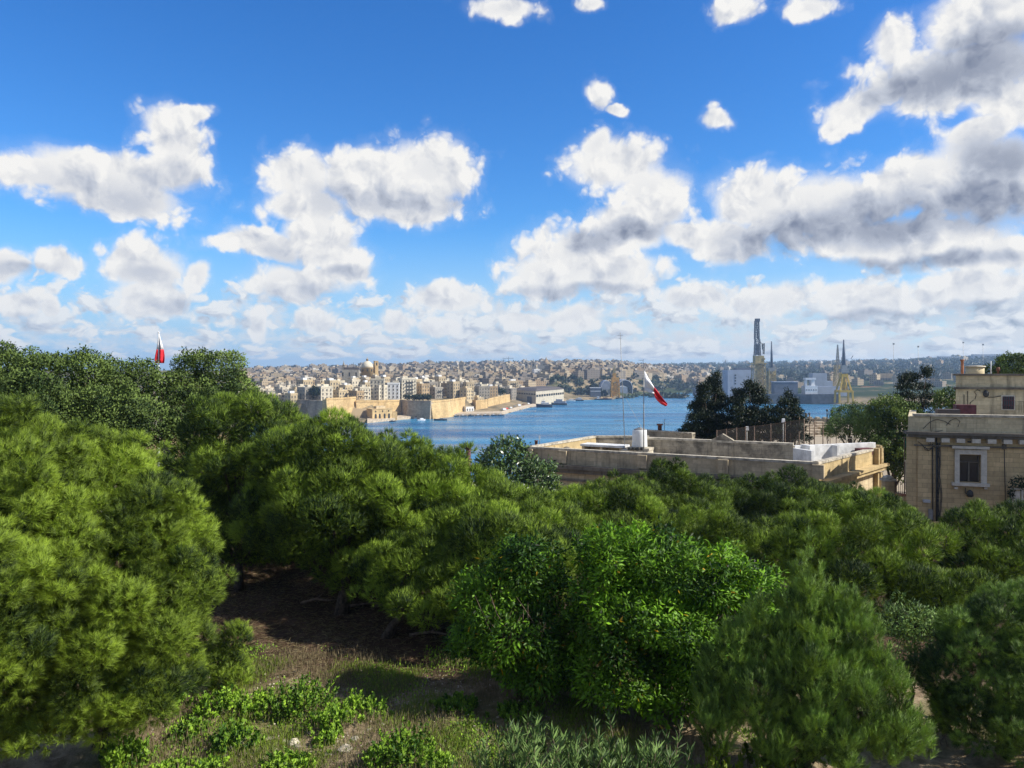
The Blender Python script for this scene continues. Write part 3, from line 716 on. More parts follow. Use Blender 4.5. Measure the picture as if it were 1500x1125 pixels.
def put_house(k, px, d, label, group=None, rz=0.6, dz=0.0):
    pr = protos[k][0]
    o = pr if k not in used else copy_tree(pr)
    used.add(k); x = xat(px, d); o.location = (x, d, land_z(x, d) + dz); o.rotation_euler = (0, 0, rz)
    tag(o, label, 'house', group); return o
n_h = 0
ROWW = ['first row right behind the bastion parapet', 'second row back from the bastion', 'third row back from the bastion', 'upper row near the domed church', 'last row at the back of the promontory']
for r in range(5):
    px = 428.0 + r * 6
    while px < 690 + r * 10:
        if r == 0 and (540 < px < 612): px += 12; continue
        d = interp(px, SHORE) + [44, 72, 104, 142, 185][r] + rng.uniform(-8, 8)
        if r == 0 and 478 < px < 525: d += 8
        k = rng.randint(10); mat, st = protos[k][1], protos[k][2]
        side = 'below the domed church' if px < 541 else ('above the round trees' if px < 640 else 'toward the dock shed')
        put_house(k, px, d, '%s %s house, %s, %s' % (MATW[mat], STW[st], ['first', 'second', 'third', 'fourth', 'last'][r] + ' row behind the bastion', side),
                  'houses of the walled town, row %s, %s, %s %s' % (['one', 'two', 'three', 'four', 'five'][r], side, MATW[mat], STW[st]), 0.86 + rng.uniform(-.18, .18), dz=-rng.uniform(0, 2))
        n_h += 1; px += (protos[k][3] + rng.uniform(1, 5)) * 1.12 / d * F
for k in range(10):
    if k not in used: put_house(k, 650 + k, 1050 + 9 * k, 'stone house behind the bastion town', None)
# the larger blocks one can single out
def block(label, px0, px1, d, ytop, storeys, mat, rz, seed, **kw):
    r = np.random.RandomState(seed); w = (px1 - px0) / F * d; x = xat((px0 + px1) / 2, d)
    o = townhouse(r, w * .92, w * .8, storeys, mat, **kw); o.location = (x, d, zat(ytop, d) - storeys * 3.4 - 1.5); o.rotation_euler = (0, 0, rz); tag(o, label, 'house'); return o
block('pale block with four rows of dark windows above the golden wall', 542, 564, 722, 555, 5, 'pale', 0.12, 3, balcony=False)
block('low grey-white house between the two tall pale blocks', 567, 586, 735, 561, 4, 'white', 0.1, 4)
block('tall pale block with balconies behind the row of round trees', 584, 608, 748, 554, 5, 'pale', 0.5, 5, balcony=True)
block('broad cream block with long balconies behind the quay tree', 738, 758, 1010, 558, 4, 'cream', 0.5, 6, balcony=True)
block('narrow cream house standing at the end of the bastion wall', 679, 693, 800, 560, 5, 'cream', 0.6, 7)
block('grey row house right of the narrow cream one above the quay', 697, 716, 840, 566, 4, 'grey', 0.45, 8)
block('tan house beside the quay tree above the broken wall', 714, 728, 870, 566, 4, 'tan', 0.5, 9)
block('blue-white tall flats on the hill beneath the twin church towers', 780, 790, 1500, 541, 6, 'white', 0.4, 10)

# middle distance: single-mesh houses, too small to show parts
def small_house(rng, mat):
    w, d, h = rng.uniform(9, 15), rng.uniform(8, 12), rng.choice([7.5, 10.5, 10.5, 13.5]); mb = MB()
    mb.box((0, 0, h / 2 - 2), (w, d, h + 4), mi=0)
    mb.box((w * rng.uniform(-.2, .2), d * .15, h + 1.2), (w * rng.uniform(.25, .5), d * .4, 2.4), mi=2)
    n = int(w / 3.2)
    for s in range(int(h / 3.3)):
        for k in range(n): mb.box((-w / 2 + (k + .5) * w / n, -d / 2, s * 3.3 + 2), (1.2, .12, 1.7), mi=1)
        for k in range(2): mb.box((-w / 2, -d / 2 + (k + .5) * d / 2, s * 3.3 + 2), (.12, 1.2, 1.7), mi=1)
    return mb.build('house', [M[mat], M['dark'], M['pale']])
smalls = [(small_house(rng, m_), m_) for m_ in ('cream', 'tan', 'grey', 'pale', 'cream', 'tan', 'grey', 'pale', 'cream', 'grey', 'tan', 'white')]
usedS = set(); spots = []; TOWN = []
for i in range(3700):
    px = rng.uniform(345, 1035); ds = interp(px, SHORE); d = 1.0 / rng.uniform(1 / 2650.0, 1 / (ds + 150.0))
    if 425 < px < 700 and d < ds + 300: continue
    if px > 700 and d < ds + (110 if px < 770 else 190): continue
    if px > 960 and rng.rand() < .45: continue
    x = xat(px, d); spots.append((d, px, x))
for i in range(130):
    px = rng.uniform(1030, 1420); d = 1.0 / rng.uniform(1 / 2700.0, 1 / 1250.0); spots.append((d + (0 if rng.rand() < .55 else 900), px, xat(px, d)))
spots.sort(); taken = []
def free(x, y, r):
    for a, b in taken[-400:]:
        if abs(a - x) < r and abs(b - y) < r: return False
    return True
n_s = 0
for d, px, x in spots:
    x = xat(px, d)
    if d < 1500 and not free(x, d, 9): continue
    taken.append((x, d))
    if n_s < 185 and px < 1030:
        k = rng.randint(len(smalls)); o0, mat = smalls[k]
        o = o0 if k not in usedS else o0.copy()
        if k in usedS: COL.objects.link(o)
        usedS.add(k); o.location = (x, d, land_z(x, d)); o.rotation_euler = (0, 0, 0.8 + rng.uniform(-.35, .35))
        zone = 'behind the walled town, left of the domed church' if px < 530 else 'behind the walled town, right of the domed church' if px < 690 else 'on the slope above the long dock shed' if px < 800 else 'on the bluff behind the dockyard' if px < 900 else 'on the bright slope behind the flagpole'
        tag(o, 'small %s flat-roofed house %s' % (MATW[mat], zone), 'house', 'small %s houses %s' % (MATW[mat], zone)); n_s += 1
    else: TOWN.append((x, d))
for k, (o0, m_) in enumerate(smalls):
    if k not in usedS: bpy.data.objects.remove(o0)
def build_town():
    r = np.random.RandomState(3); vs = []; fs = []; tn = []; o = 0
    for x, y in TOWN:
        w, d, h = r.uniform(10, 28), r.uniform(10, 18), r.choice([7, 9, 11, 14, 17]); z = land_z(x, y); rz = .8 + r.uniform(-.5, .5); t = r.rand()
        for (cw, cd, z0, z1) in ((w, d, z - 5, z + h), (w * .4, d * .4, z + h, z + h + 2.6)):
            c, s = math.cos(rz), math.sin(rz)
            for zz in (z0, z1):
                for a, b in ((-cw / 2, -cd / 2), (cw / 2, -cd / 2), (cw / 2, cd / 2), (-cw / 2, cd / 2)): vs.append((x + a * c - b * s, y + a * s + b * c, zz))
            for f in ((4, 5, 6, 7), (0, 1, 5, 4), (1, 2, 6, 5), (2, 3, 7, 6), (3, 0, 4, 7)): fs.append(tuple(i + o for i in f))
            o += 8; tn += [t] * 8
    me = bpy.data.meshes.new('distant_town'); me.from_pydata(vs, [], fs)
    a = me.attributes.new('tone', 'FLOAT', 'POINT'); a.data.foreach_set('value', tn)
    m_, t, out = new_mat('distant_stone'); b = t.n('ShaderNodeBsdfPrincipled'); t.l(b.outputs[0], out.inputs[0]); b.inputs['Roughness'].default_value = .95
    at_ = t.n('ShaderNodeAttribute', attribute_name='tone'); rp = t.n('ShaderNodeValToRGB'); t.l(at_.outputs['Fac'], rp.inputs[0])
    rp.color_ramp.interpolation = 'CONSTANT'; e = rp.color_ramp.elements
    e[0].color = rgb(.38, .30, .19); e[1].position = .3; e[1].color = rgb(.26, .21, .15)
    for p_, c_ in ((.5, rgb(.45, .37, .25)), (.64, rgb(.20, .17, .14)), (.78, rgb(.33, .235, .14)), (.95, rgb(.56, .51, .43))):
        q = e.new(p_); q.color = c_
    g = t.n('ShaderNodeNewGeometry'); sp = t.n('ShaderNodeSeparateXYZ'); t.l(g.outputs['Position'], sp.inputs[0])
    nrm = t.n('ShaderNodeSeparateXYZ'); t.l(g.outputs['Normal'], nrm.inputs[0])
    tang = t.v('NORMALIZE', t.v('CROSS_PRODUCT', (0, 0, 1), t.v('ADD', g.outputs['Normal'], (1e-4, 0, 0))))
    u = t.v('DOT_PRODUCT', g.outputs['Position'], tang)
    wu = t.m('GREATER_THAN', t.m('PINGPONG', u, 1.6), 1.05); wz = t.m('GREATER_THAN', t.m('PINGPONG', sp.outputs[2], 1.7), .95)
    win = t.m('MULTIPLY', t.m('MULTIPLY', wu, wz), t.m('LESS_THAN', t.m('ABSOLUTE', nrm.outputs[2]), .5))
    wc = t.mix(win, rp.outputs[0], rgb(.05, .045, .04)); t.l(t.mix(t.m('GREATER_THAN', nrm.outputs[2], .6), wc, t.mix(1.0, wc, rgb(.55, .53, .5), 'MULTIPLY')), b.inputs['Base Color'])  # roof faces darkened in colour to hold down the strong sun on them
    me.materials.append(m_); o = bpy.data.objects.new('distant_town', me); COL.objects.link(o); tag(o, kind='stuff')
build_town()

# ------------------------------------------------------------------ landmarks across the water
def dome_church():
    d = 860.0; r = thing('church', 'golden domed church rising above the roofs of the walled town', 'church', (xat(538, d), d, zat(560, d)))
    s = d / F; z = lambda y: zat(y, d) - r.location.z
    b = MB(); b.box((0, 6, z(547) / 2), (22 * s, 18, z(547)), rz=.5); b.box((-4, 2, z(551) / 2), (30 * s, 12, z(551)), rz=.5); b.build('nave', M['cream'], r)
    b = MB(); b.lathe((0, 0, z(546)), [(8.9 * s, -4), (8.9 * s, (546 - 539) * s), (9.5 * s, (546 - 538.6) * s), (8.8 * s, (546 - 538.4) * s)], 16); dr = b.build('drum', M['bastion'], r)
    for k in range(8):
        a = k * math.pi / 4 + .2; q = MB(); q.box((8.9 * s * math.cos(a), 8.9 * s * math.sin(a), z(542.5)), (.5, 1.2, 2.6), rz=a); q.build('window', M['dark'], r)
    b = MB(); b.lathe((0, 0, z(538.4)), [(8.8 * s * math.cos(a), 9.6 * s * math.sin(a)) for a in np.linspace(0, 1.5, 9)], 20); b.build('dome', M['pale'], r)
    b = MB(); b.lathe((0, 0, z(529.2)), [(1.6 * s, 0), (1.6 * s, 2.6 * s), (1.9 * s, 2.7 * s), (1.2 * s, 3.6 * s), (.25 * s, 4.4 * s), (.2 * s, 6.2 * s)], 10); b.build('lantern', M['tan'], r)
    b = MB(); b.box((xat(550, d) - xat(538, d), 3, z(540)), (5.2 * s, 4.4, 22 * s), rz=.55); b.box((xat(550, d) - xat(538, d), 3, z(529)), (5.8 * s, 5, .6), rz=.55); t_ = b.build('bell_tower', M['bastion'], r)
    q = MB(); q.box((xat(550, d) - xat(538, d) + 1.15, 1.15, z(533)), (1.5, .5, 3.2), rz=.55); q.build('bell_opening', M['dark'], t_)
dome_church()
def palace():
    d = 840.0; r = thing('large_hall', 'long dark roofed stone hall left of the domed church', 'building', (xat(514, d), d, zat(563, d))); s = d / F
    b = MB(); b.box((0, 0, 8), (24 * s, 14, 16), rz=.12); b.build('wall', M['grey'], r)
    b = MB(); b.box((1, 0, 17.2), (22 * s, 12, 2.5), rz=.12); b.build('roof', M['roof_dark'], r)
    for k in (-7, 0, 7):
        q = MB(); q.box((k, -7 + k * .12, 11), (1.3, .5, 4)); q.build('window', M['dark'], r)
    q = MB(); q.tube([(3, 0, 18), (3, 0, 24)], .15, 5); q.build('antenna', M['iron'], r)
palace()
def spire():
    d = 900.0; mb = MB(); z0 = zat(556, d); b = MB(); b.box((0, 0, 8), (3.4, 3.4, 16)); b.lathe((0, 0, 16), [(1.7, 0), (1.2, 2.0), (.5, 4), (.1, 6.2)], 8)
    tag(b.build('bell_tower', M['grey'], None, (xat(503.5, d), d, z0)), 'thin dark spire on the roofs left of the long stone hall', 'tower')
spire()
def twin_church():
    d = 1700.0; s = d / F; r = thing('church', 'twin towered church on the far hilltop', 'church', (xat(777, d), d, zat(546, d)))
    b = MB(); b.box((0, 6, 4 * s), (12 * s, 18, 8 * s), rz=.1); b.build('nave', M['grey'], r)
    for px in (771.2, 781.4):
        b = MB(); x = xat(px, d) - r.location.x; b.box((x, 0, 7.5 * s), (4.4 * s, 6, 15 * s)); b.lathe((x, 0, 15 * s), [(2.2 * s, 0), (2.0 * s, 1.4 * s), (1.0 * s, 2.8 * s), (.3 * s, 4 * s), (.15 * s, 6 * s)], 8)
        t_ = b.build('bell_tower', M['grey'], r); q = MB(); q.box((x, -3.1, 11.5 * s), (1.6 * s, .4, 3.5 * s)); q.build('bell_opening', M['dark'], t_)
    r = thing('church', 'low domed church on the skyline right of the twin towers', 'church', (xat(800, d + 60), d + 60, zat(543, d + 60)))
    b = MB(); b.box((0, 0, 4 * s), (26 * s, 16, 8 * s)); b.build('nave', M['grey'], r)
    b = MB(); b.lathe((0, 0, 8 * s), [(5.4 * s, 0), (5.2 * s, 3 * s), (4.6 * s, 5 * s), (3 * s, 7 * s), (1.1 * s, 8.6 * s), (1.0 * s, 11 * s), (.3 * s, 12 * s), (.1 * s, 14 * s)], 14); b.build('dome', M['tan'], r)
twin_church()
def water_tower():
    d = 1500.0; s = d / F; b = MB(); b.box((0, 0, 8 * s), (6 * s, 6, 16 * s)); b.box((0, 0, 17.5 * s), (7.5 * s, 8, 4 * s)); b.lathe((0, 0, 19.5 * s), [(2.4 * s, 0), (2 * s, 1.4 * s), (.4 * s, 2.4 * s)], 8)
    tag(b.build('tower', M['grey'], None, (xat(676, d), d, zat(550, d))), 'square grey tower on the skyline between the domed church and twin towers', 'tower')
water_tower()
def long_block(label, px0, px1, d, y0, y1, mat):
    b = MB(); w = xat(px1, d) - xat(px0, d); h = zat(y0, d) - zat(y1, d); b.box((0, 0, h / 2), (w, 14, h)); n = 9
    for k in range(n): b.box((-w / 2 + (k + .5) * w / n, -7, h * .5), (w / n * .5, .5, h * .3), mi=1)
    tag(b.build('barracks', [M[mat], M['dark']], None, (xat((px0 + px1) / 2, d), d, zat(y1, d))), label, 'building')
long_block('long dark flat-topped block on the skyline right of the domed church', 589, 647, 2300, 533.2, 541, 'roof_dark')
long_block('long low pale building on the hill crest right of the low dome', 812, 850, 2300, 529.5, 536, 'grey')
long_block('pale hilltop block at the far right skyline', 1374, 1404, 2600, 522, 527, 'silo')
long_block('wide shaded hospital block on the right hill crest', 1424, 1500, 2600, 519, 526, 'silo')
long_block('ochre quarry building on the dark slope right of the yellow crane', 1286, 1306, 1500, 547, 566, 'tan')
long_block('red-brown warehouse on the right slope under the masts', 1262, 1290, 1300, 566, 582, 'terracotta')

def warehouse():
    d = 925.0; r = thing('warehouse', 'long dark roofed dock shed with a sunlit end beside the quay', 'warehouse', (xat(785, d), d, 2.6))
    A = Vector((xat(753, 985) - r.location.x, 60)); B = Vector((0, 0)); C_ = Vector((xat(826, 1030) - r.location.x, 105)); D = A + C_
    b = MB(); b.prism([tuple(B), tuple(C_), tuple(D), tuple(A)], -4, 15.2); b.build('wall', M['pale'], r)
    b = MB(); k = 1.02; c = (B + D) / 2; pl = [tuple(c + (q - c) * k) for q in (B, C_, D, A)]; il = [tuple(c + (q - c) * .8) for q in (B, C_, D, A)]; b.prism(pl, 15.25, 18.2, inset=il); b.build('roof', M['roof_dark'], r)
    for (p, q, n, z, h) in ((A, B, 9, 11.4, 1.8), (B, C_, 12, 9.6, 2.6)):
        t = (q - p) / n; L = t.length; rz = math.atan2(t.y, t.x); nn = Vector((t.y, -t.x)).normalized() * .12
        for i in range(n):
            m_ = p + t * (i + .5) + nn; w = MB(); w.box((m_.x, m_.y, z), (L * .7, .3, h), rz=rz); w.build('window', M['dark' if p == A else 'glass'], r)
    t = (B - A); m_ = A + t * .72 + Vector((t.y, -t.x)).normalized() * .15; w = MB(); w.box((m_.x, m_.y, 4.2), (13, .4, 8.5), rz=math.atan2(t.y, t.x)); w.build('door', M['steelblue'], r)
warehouse()
def palazzo():
    d = 652.0; r = thing('palazzo', 'small cream waterfront palazzo with round arches under the curtain wall', 'building', (xat(545.5, d), d, 2.0))
    A = Vector((0, 0)); B = Vector((xat(575, 667) - r.location.x, 15)); C_ = Vector((xat(537, 668) - r.location.x, 16)); D = B + C_
    b = MB(); b.prism([tuple(A), tuple(B), tuple(D), tuple(C_)], -3, 8.2); c = (A + D) / 2
    b.prism([tuple(c + (q - c) * 1.03) for q in (A, B, D, C_)], 8.21, 8.7); b.build('wall', M['bastion'], r)
    b = MB(); b.prism([tuple(c + (q - c) * .45) for q in (A, B, D, C_)], 8.7, 10.6); b.build('attic', M['cream'], r)
    E = B + (B - A).normalized() * 5; b = MB(); b.prism([tuple(B + Vector((.1, 1))), tuple(E), tuple(E + C_ * .6), tuple(B + C_ * .6)], -3, 5.6); b.build('annexe', M['bastion'], r)
    t = (B - A).normalized(); n = Vector((t.y, -t.x)) * .1; rz = math.atan2(t.y, t.x)
    for f in (.16, .36, .6, .82):
        q = A + (B - A) * f + n; w = MB(); w.box((q.x, q.y, 1.9), (1.7, .4, 3.6), rz=rz); w.tube([(q.x - n.x * 2, q.y - n.y * 2, 3.7), (q.x + n.x, q.y + n.y, 3.7)], .85, 12); w.build('arch', M['dark'], r)
    for f in (.16, .5, .8):
        q = A + (B - A) * f + n; w = MB(); w.box((q.x, q.y, 6.6), (.9, .4, 1.3), rz=rz); w.build('window', M['dark'], r)
palazzo()
def sheds():
    b = MB(); d = 780.0; x0 = xat(690, d); b.box((0, 0, 2.6), (9, 6, 5.2), rz=.6)
    r = thing('quay_house', 'little white house on the quay in front of the square golden tower wall', 'house', (xat(686, 757), 757, 2.4)); b.build('wall', M['white'], r)
    b = MB(); b.box((0, 0, 5.4), (9.4, 6.4, .4), rz=.6); b.build('roof', M['pale'], r)
    for k in (-2.8, 0, 2.8):
        q = MB(); q.box((k * math.cos(.6) + 3.03 * math.sin(.6), k * math.sin(.6) - 3.03 * math.cos(.6), 2.4), (1.1, .2, 2.0), rz=.6); q.build('window', M['dark'], r)
    def hangar(label, px0, px1, d, ytop, depth, mat, inner=None, rim='ship_white'):
        w = (px1 - px0) / F * d; h = zat(ytop, d) - 2.4; r = thing('hangar', label, 'hangar', (xat((px0 + px1) / 2, d), d, 2.4))
        n = 18; prof = [(w / 2 * math.cos(a), h * (.45 + .55 * math.sin(a))) for a in np.linspace(0, math.pi, n)]
        prof = [(w / 2, 0)] + prof + [(-w / 2, 0)]
        b = MB(); N = len(prof); vs = [(x, y, z) for y in (0, depth) for x, z in prof]; b.add(vs, [(i, i + 1, N + i + 1, N + i) for i in range(N - 1)] + [tuple(range(N, 2 * N))], 0, True)
        b.build('shell', M[mat], r)
        b = MB(); pr2 = [(x * .93, z * .95) for x, z in prof]
        b.add([(x, -.3, z) for x, z in prof] + [(x, -.3, z) for x, z in pr2], [(i, i + 1, N + i + 1, N + i) for i in range(N - 1)]); b.build('rim', M[rim], r)
        b = MB(); b.add([(x * .92, 1.5 if inner else .2, z * .94) for x, z in prof], [tuple(range(N - 1, -1, -1))]); b.build('doorway', M[inner or mat], r)
    hangar('white round topped shed beside the orange dock crane', 880, 897, 1165, 557, 26, 'silo')
    hangar('wide open arched hangar right of the orange dock crane', 905, 927, 1285, 556, 40, 'silo', 'steelblue')
    r = thing('dock_shed', 'white gabled shed standing in the mouth of the arched hangar', 'shed', (xat(912, 1268), 1268, 2.4))
    b = MB(); b.box((0, 0, 6), (15, 8, 12)); b.build('wall', M['silo'], r)
    b = MB(); b.add([(-7.6, -4.2, 12.05), (7.6, -4.2, 12.05), (7.6, 4.2, 12.05), (-7.6, 4.2, 12.05), (0, -4.2, 15), (0, 4.2, 15)], [(0, 1, 4), (1, 2, 5, 4), (2, 3, 5), (3, 0, 4, 5), (0, 3, 2, 1)]); b.build('roof', M['ship_white'], r)
    r = thing('dock_shed', 'blue dock shed with white roof left of the round topped shed', 'shed', (xat(872, 1135), 1135, 2.4))
    b = MB(); b.box((0, 0, 7), (15, 10, 14)); b.build('wall', M['steelblue'], r)
    b = MB(); b.box((0, 0, 14.4), (16, 11, .7)); b.box((0, -5.2, 9.5), (15.4, .3, .8)); b.build('roof', M['ship_white'], r)
    d = 1180.0
    r = thing('silo_block', 'huge pale blue-grey cladded block behind the dark evergreens', 'building', (xat(1084, d), d, 2)); s = d / F
    b = MB(); b.box((0, 0, 20), (44 * s, 30, 42)); b.build('wall', M['silo'], r)
    b = MB(); b.box((6, 0, 42.6), (26 * s, 20, 3.2)); b.build('roof_plant', M['steelblue'], r)
    for k in range(4):
        q = MB(); q.box((-11 * s, -15.1, 33 - k * 4.2), (2.2, .3, 2.2)); q.build('window', M['dark'], r)
    b = MB(); b.box((0, 0, 6), (52, 16, 12)); tag(b.build('dock_shed', M['steelblue'], None, (xat(1040, 1230), 1230, 2)), 'low dark blue shed left of the huge pale block', 'shed')
    b = MB(); b.box((0, 0, 9), (60, 16, 18)); tag(b.build('dock_shed', M['silo'], None, (xat(1208, 1090), 1090, 2)), 'stepped pale block behind the dark ship hull', 'building')
    b = MB(); b.box((0, 0, 18), (22, 16, 36)); b.box((14, 0, 12), (12, 14, 24)); tag(b.build('dock_building', M['silo'], None, (xat(1198, 1180), 1180, 2)), 'bluish tower building behind the ship bridge', 'building')
sheds()

def lattice(mb, c, w0, w1, z0, z1, n, t, mi=0):
    t = t * 1.15
    cx, cy_ = c
    q = lambda z: (w0 + (w1 - w0) * (z - z0) / (z1 - z0)) / 2
    cor = ((-1, -1), (1, -1), (1, 1), (-1, 1))
    for a, b in cor: mb.bar((cx + a * w0 / 2, cy_ + b * w0 / 2, z0), (cx + a * w1 / 2, cy_ + b * w1 / 2, z1), t * 1.5, mi=mi)
    for i in range(n):
        za = z0 + (z1 - z0) * i / n; zb = z0 + (z1 - z0) * (i + 1) / n; ra, rb = q(za), q(zb)
        for k in range(4):
            a, b = cor[k], cor[(k + 1) % 4]
            mb.bar((cx + a[0] * ra, cy_ + a[1] * ra, za), (cx + b[0] * rb, cy_ + b[1] * rb, zb), t, mi=mi)
            mb.bar((cx + b[0] * ra, cy_ + b[1] * ra, za), (cx + a[0] * rb, cy_ + a[1] * rb, zb), t, mi=mi)
            mb.bar((cx + a[0] * rb, cy_ + a[1] * rb, zb), (cx + b[0] * rb, cy_ + b[1] * rb, zb), t, mi=mi)
def cranes():
    # the tall derrick
    d = 1040.0; s = d / F; r = thing('dock_crane', 'tallest derrick tower, dark lattice mast on a faded ochre lattice base', 'crane', (xat(1111, d), d, 2)); z = lambda y: zat(y, d) - 2
    b = MB(); lattice(b, (0, 0), 17 * s, 15 * s, 0, z(532), 6, .65); lattice(b, (3, 3), 8 * s, 8 * s, 0, z(532), 8, .7); b.box((0, 2, z(532) / 2), (6 * s, 5, z(532))); b.build('base', M['ochre'], r)
    b = MB(); b.box((0, 0, (z(532) + z(521)) / 2), (13 * s, 11, z(521) - z(532))); b.box((-1, 0, z(532.6)), (24 * s, 13, 1.0)); b.box((6, -5.8, z(526)), (2, .4, 3)); b.build('machine_house', M['ochre'], r)
    b = MB(); lattice(b, (-1.5, 0), 8 * s, 6 * s, z(521), z(497), 4, .6); lattice(b, (-2.2, 0), 6 * s, 5 * s, z(497), z(470), 4, .6); b.box((-1.5, 0, z(512)), (5 * s, 4, 16 * s)); b.box((-1.4, 0, z(469)), (6 * s, 5, 4.5 * s)); b.bar((-1.2, 0, z(497)), (-2.6, 0, z(472)), 1.6); b.build('mast', M['steelblue'], r)
    b = MB(); b.tube([(2, 0, z(500)), (4.6, 0, z(503)), (5.2, 0, z(512))], .55, 6); lattice(b, (7.0, 0), 1.8 * s, 2.4 * s, z(519), z(503), 4, .4); b.build('jib', M['metal'], r)
    # its slimmer neighbour
    d = 1020.0; s = d / F; r = thing('dock_crane', 'slimmer dock crane with upright needle jib right of the tallest derrick', 'crane', (xat(1130, d), d, 2))
    b = MB(); lattice(b, (0, 0), 11 * s, 9 * s, 0, z(541), 4, .9); b.box((0, 0, z(560)), (8 * s, 6, 24 * s)); b.build('base', M['ochre'], r)
    b = MB(); b.box((0, 0, z(541)), (12 * s, 9, 4.5 * s)); b.box((3, 0, z(537)), (4 * s, 5, 4 * s)); b.build('machine_house', M['metal'], r)
    b = MB(); b.tube([(.3, 0, z(538)), (.3, 0, z(520)), (.2, 0, z(500))], [1.9, 1.5, .7], 6); b.tube([(-3, 0, z(538)), (-2.7, 0, z(530))], .4, 5); b.build('jib', M['steelblue'], r)
    # the yellow portal crane
    d = 965.0; s = d / F; r = thing('dock_crane', 'yellow portal crane with dark upright jib at the right quay', 'crane', (xat(1236, d), d, 2))
    b = MB()
    for a in (-1, 1):
        for c in (-1, 1): b.bar((a * 10 * s, c * 7, 0), (a * 9.4 * s, c * 6, z(573)), 2.7); b.bar((a * 8.4 * s, c * 6, z(573)), (a * 3.4 * s, c * 3, z(552)), 2.3)
        b.bar((a * 10 * s, -7, z(574)), (a * 10 * s, 7, z(574)), 2.2)
    for c in (-6, 6): b.bar((-10 * s, c, z(573)), (10 * s, c, z(573)), 4.0)
    b.lathe((0, 0, z(573)), [(1.8, 0), (3.6, (573 - 562) * s), (2.2, (573 - 556) * s), (2.2, (573 - 548) * s)], 10); b.box((0, 0, z(550)), (9 * s, 8, 5 * s)); b.build('portal', M['yellow'], r)
    b = MB(); b.box((0, 0, z(543)), (10.5 * s, 8, 5 * s)); b.box((0, 0, z(538)), (7 * s, 6, 6 * s)); b.lathe((0, 0, z(537)), [(2.6 * s, 0), (1.4 * s, 6 * s)], 6); b.build('machine_house', M['metal'], r)
    b = MB(); b.tube([(0, 0, z(536)), (0, 0, z(518)), (0, 0, z(497.5))], [2.6, 2.0, .8], 6); b.bar((9, 0, z(526)), (11.5, 0, z(521)), .8); b.bar((-3, 0, z(532)), (-3, 0, z(523)), .7); b.build('jib', M['steelblue'], r)
    d = 1090.0; s = d / F; r = thing('dock_crane', 'pale crane half hidden behind the yellow portal crane', 'crane', (xat(1227, d), d, 2)); z = lambda y: zat(y, d) - 2
    b = MB(); lattice(b, (0, 0), 10 * s, 7 * s, 0, z(535), 6, .8); b.build('base', M['ochre'], r)
    b = MB(); lattice(b, (0, 0), 4 * s, .8 * s, z(535), z(505), 6, .45); b.build('jib', M['metal'], r)
    # the orange one by the arched hangar
    d = 1150.0; s = d / F; r = thing('dock_crane', 'orange dock crane standing between the two round topped hangars', 'crane', (xat(901, d), d, 2)); z = lambda y: zat(y, d) - 2
    b = MB(); lattice(b, (0, 0), 12 * s, 10 * s, 0, z(559), 3, 1.3); b.box((-1, 0, z(570)), (7 * s, 6, 18 * s)); b.build('portal', M['orange'], r)
    b = MB(); b.box((0, 0, z(556)), (11 * s, 8, 6 * s)); b.box((-1, 0, z(551)), (5 * s, 5, 8 * s)); b.build('machine_house', M['orange'], r)
    b = MB(); lattice(b, (-1, 0), 4 * s, 1 * s, z(552), z(536), 4, .5); b.build('jib', M['ochre'], r)
    # thin building cranes on the horizon
    for px, yt, jl, jr, d, lab in ((738, 526, -5, 3, 2600, 'thin tower crane on the skyline left of the twin church towers'), (745, 523, -9, 7, 2650, 'taller thin tower crane on the skyline left of the twin church towers'),
                                   (942, 526, -7, 1, 2600, 'thin tower crane on the skyline above the waving flag'), (1063, 527, -5, 3, 2600, 'thin tower crane on the skyline left of the derrick'), (1214, 528, -6, 2, 2600, 'thin tower crane on the skyline left of the yellow crane')):
        x = xat(px, d); z0 = land_z(x, d); s = d / F; r = thing('tower_crane', lab, 'crane', (x, d, z0)); zt = zat(yt, d) - z0
        b = MB(); b.box((0, 0, zt / 2), (1.6, 1.6, zt)); b.build('mast', M['metal'], r)
        b = MB(); b.box(((jl + jr) / 2 * s, 0, zt - 3.5 * s * .6), ((jr - jl) * s, 1.2, 1.3)); b.bar((jl * s, 0, zt - 2), (0, 0, zt + .5), .5); b.bar((jr * s, 0, zt - 2), (0, 0, zt + .5), .5); b.build('jib', M['metal'], r)
    # floodlight masts
    for px, yt, pos in ((1309, 503, 'left end of the mast row, above the ochre building'), (1345, 507, 'second mast from the left, above the dark conifer'), (1411, 501, 'tallest mast, behind the corner of the upper storey'), (1440, 504, 'right end of the mast row, above the flat roof')):
        d = 1150.0; x = xat(px, d); z0 = land_z(x, d); r = thing('floodlight_mast', 'thin floodlight mast, ' + pos, 'mast', (x, d, z0), 'floodlight masts on the right hill'); h = zat(yt, d) - z0
        b = MB(); b.tube([(0, 0, -2), (0, 0, h)], [.5, .28], 6); b.build('pole', M['metal'], r)
        b = MB(); b.box((0, 0, h - .8), (2.6, .5, 2.4)); b.build('lamp_head', M['metal'], r)
cranes()

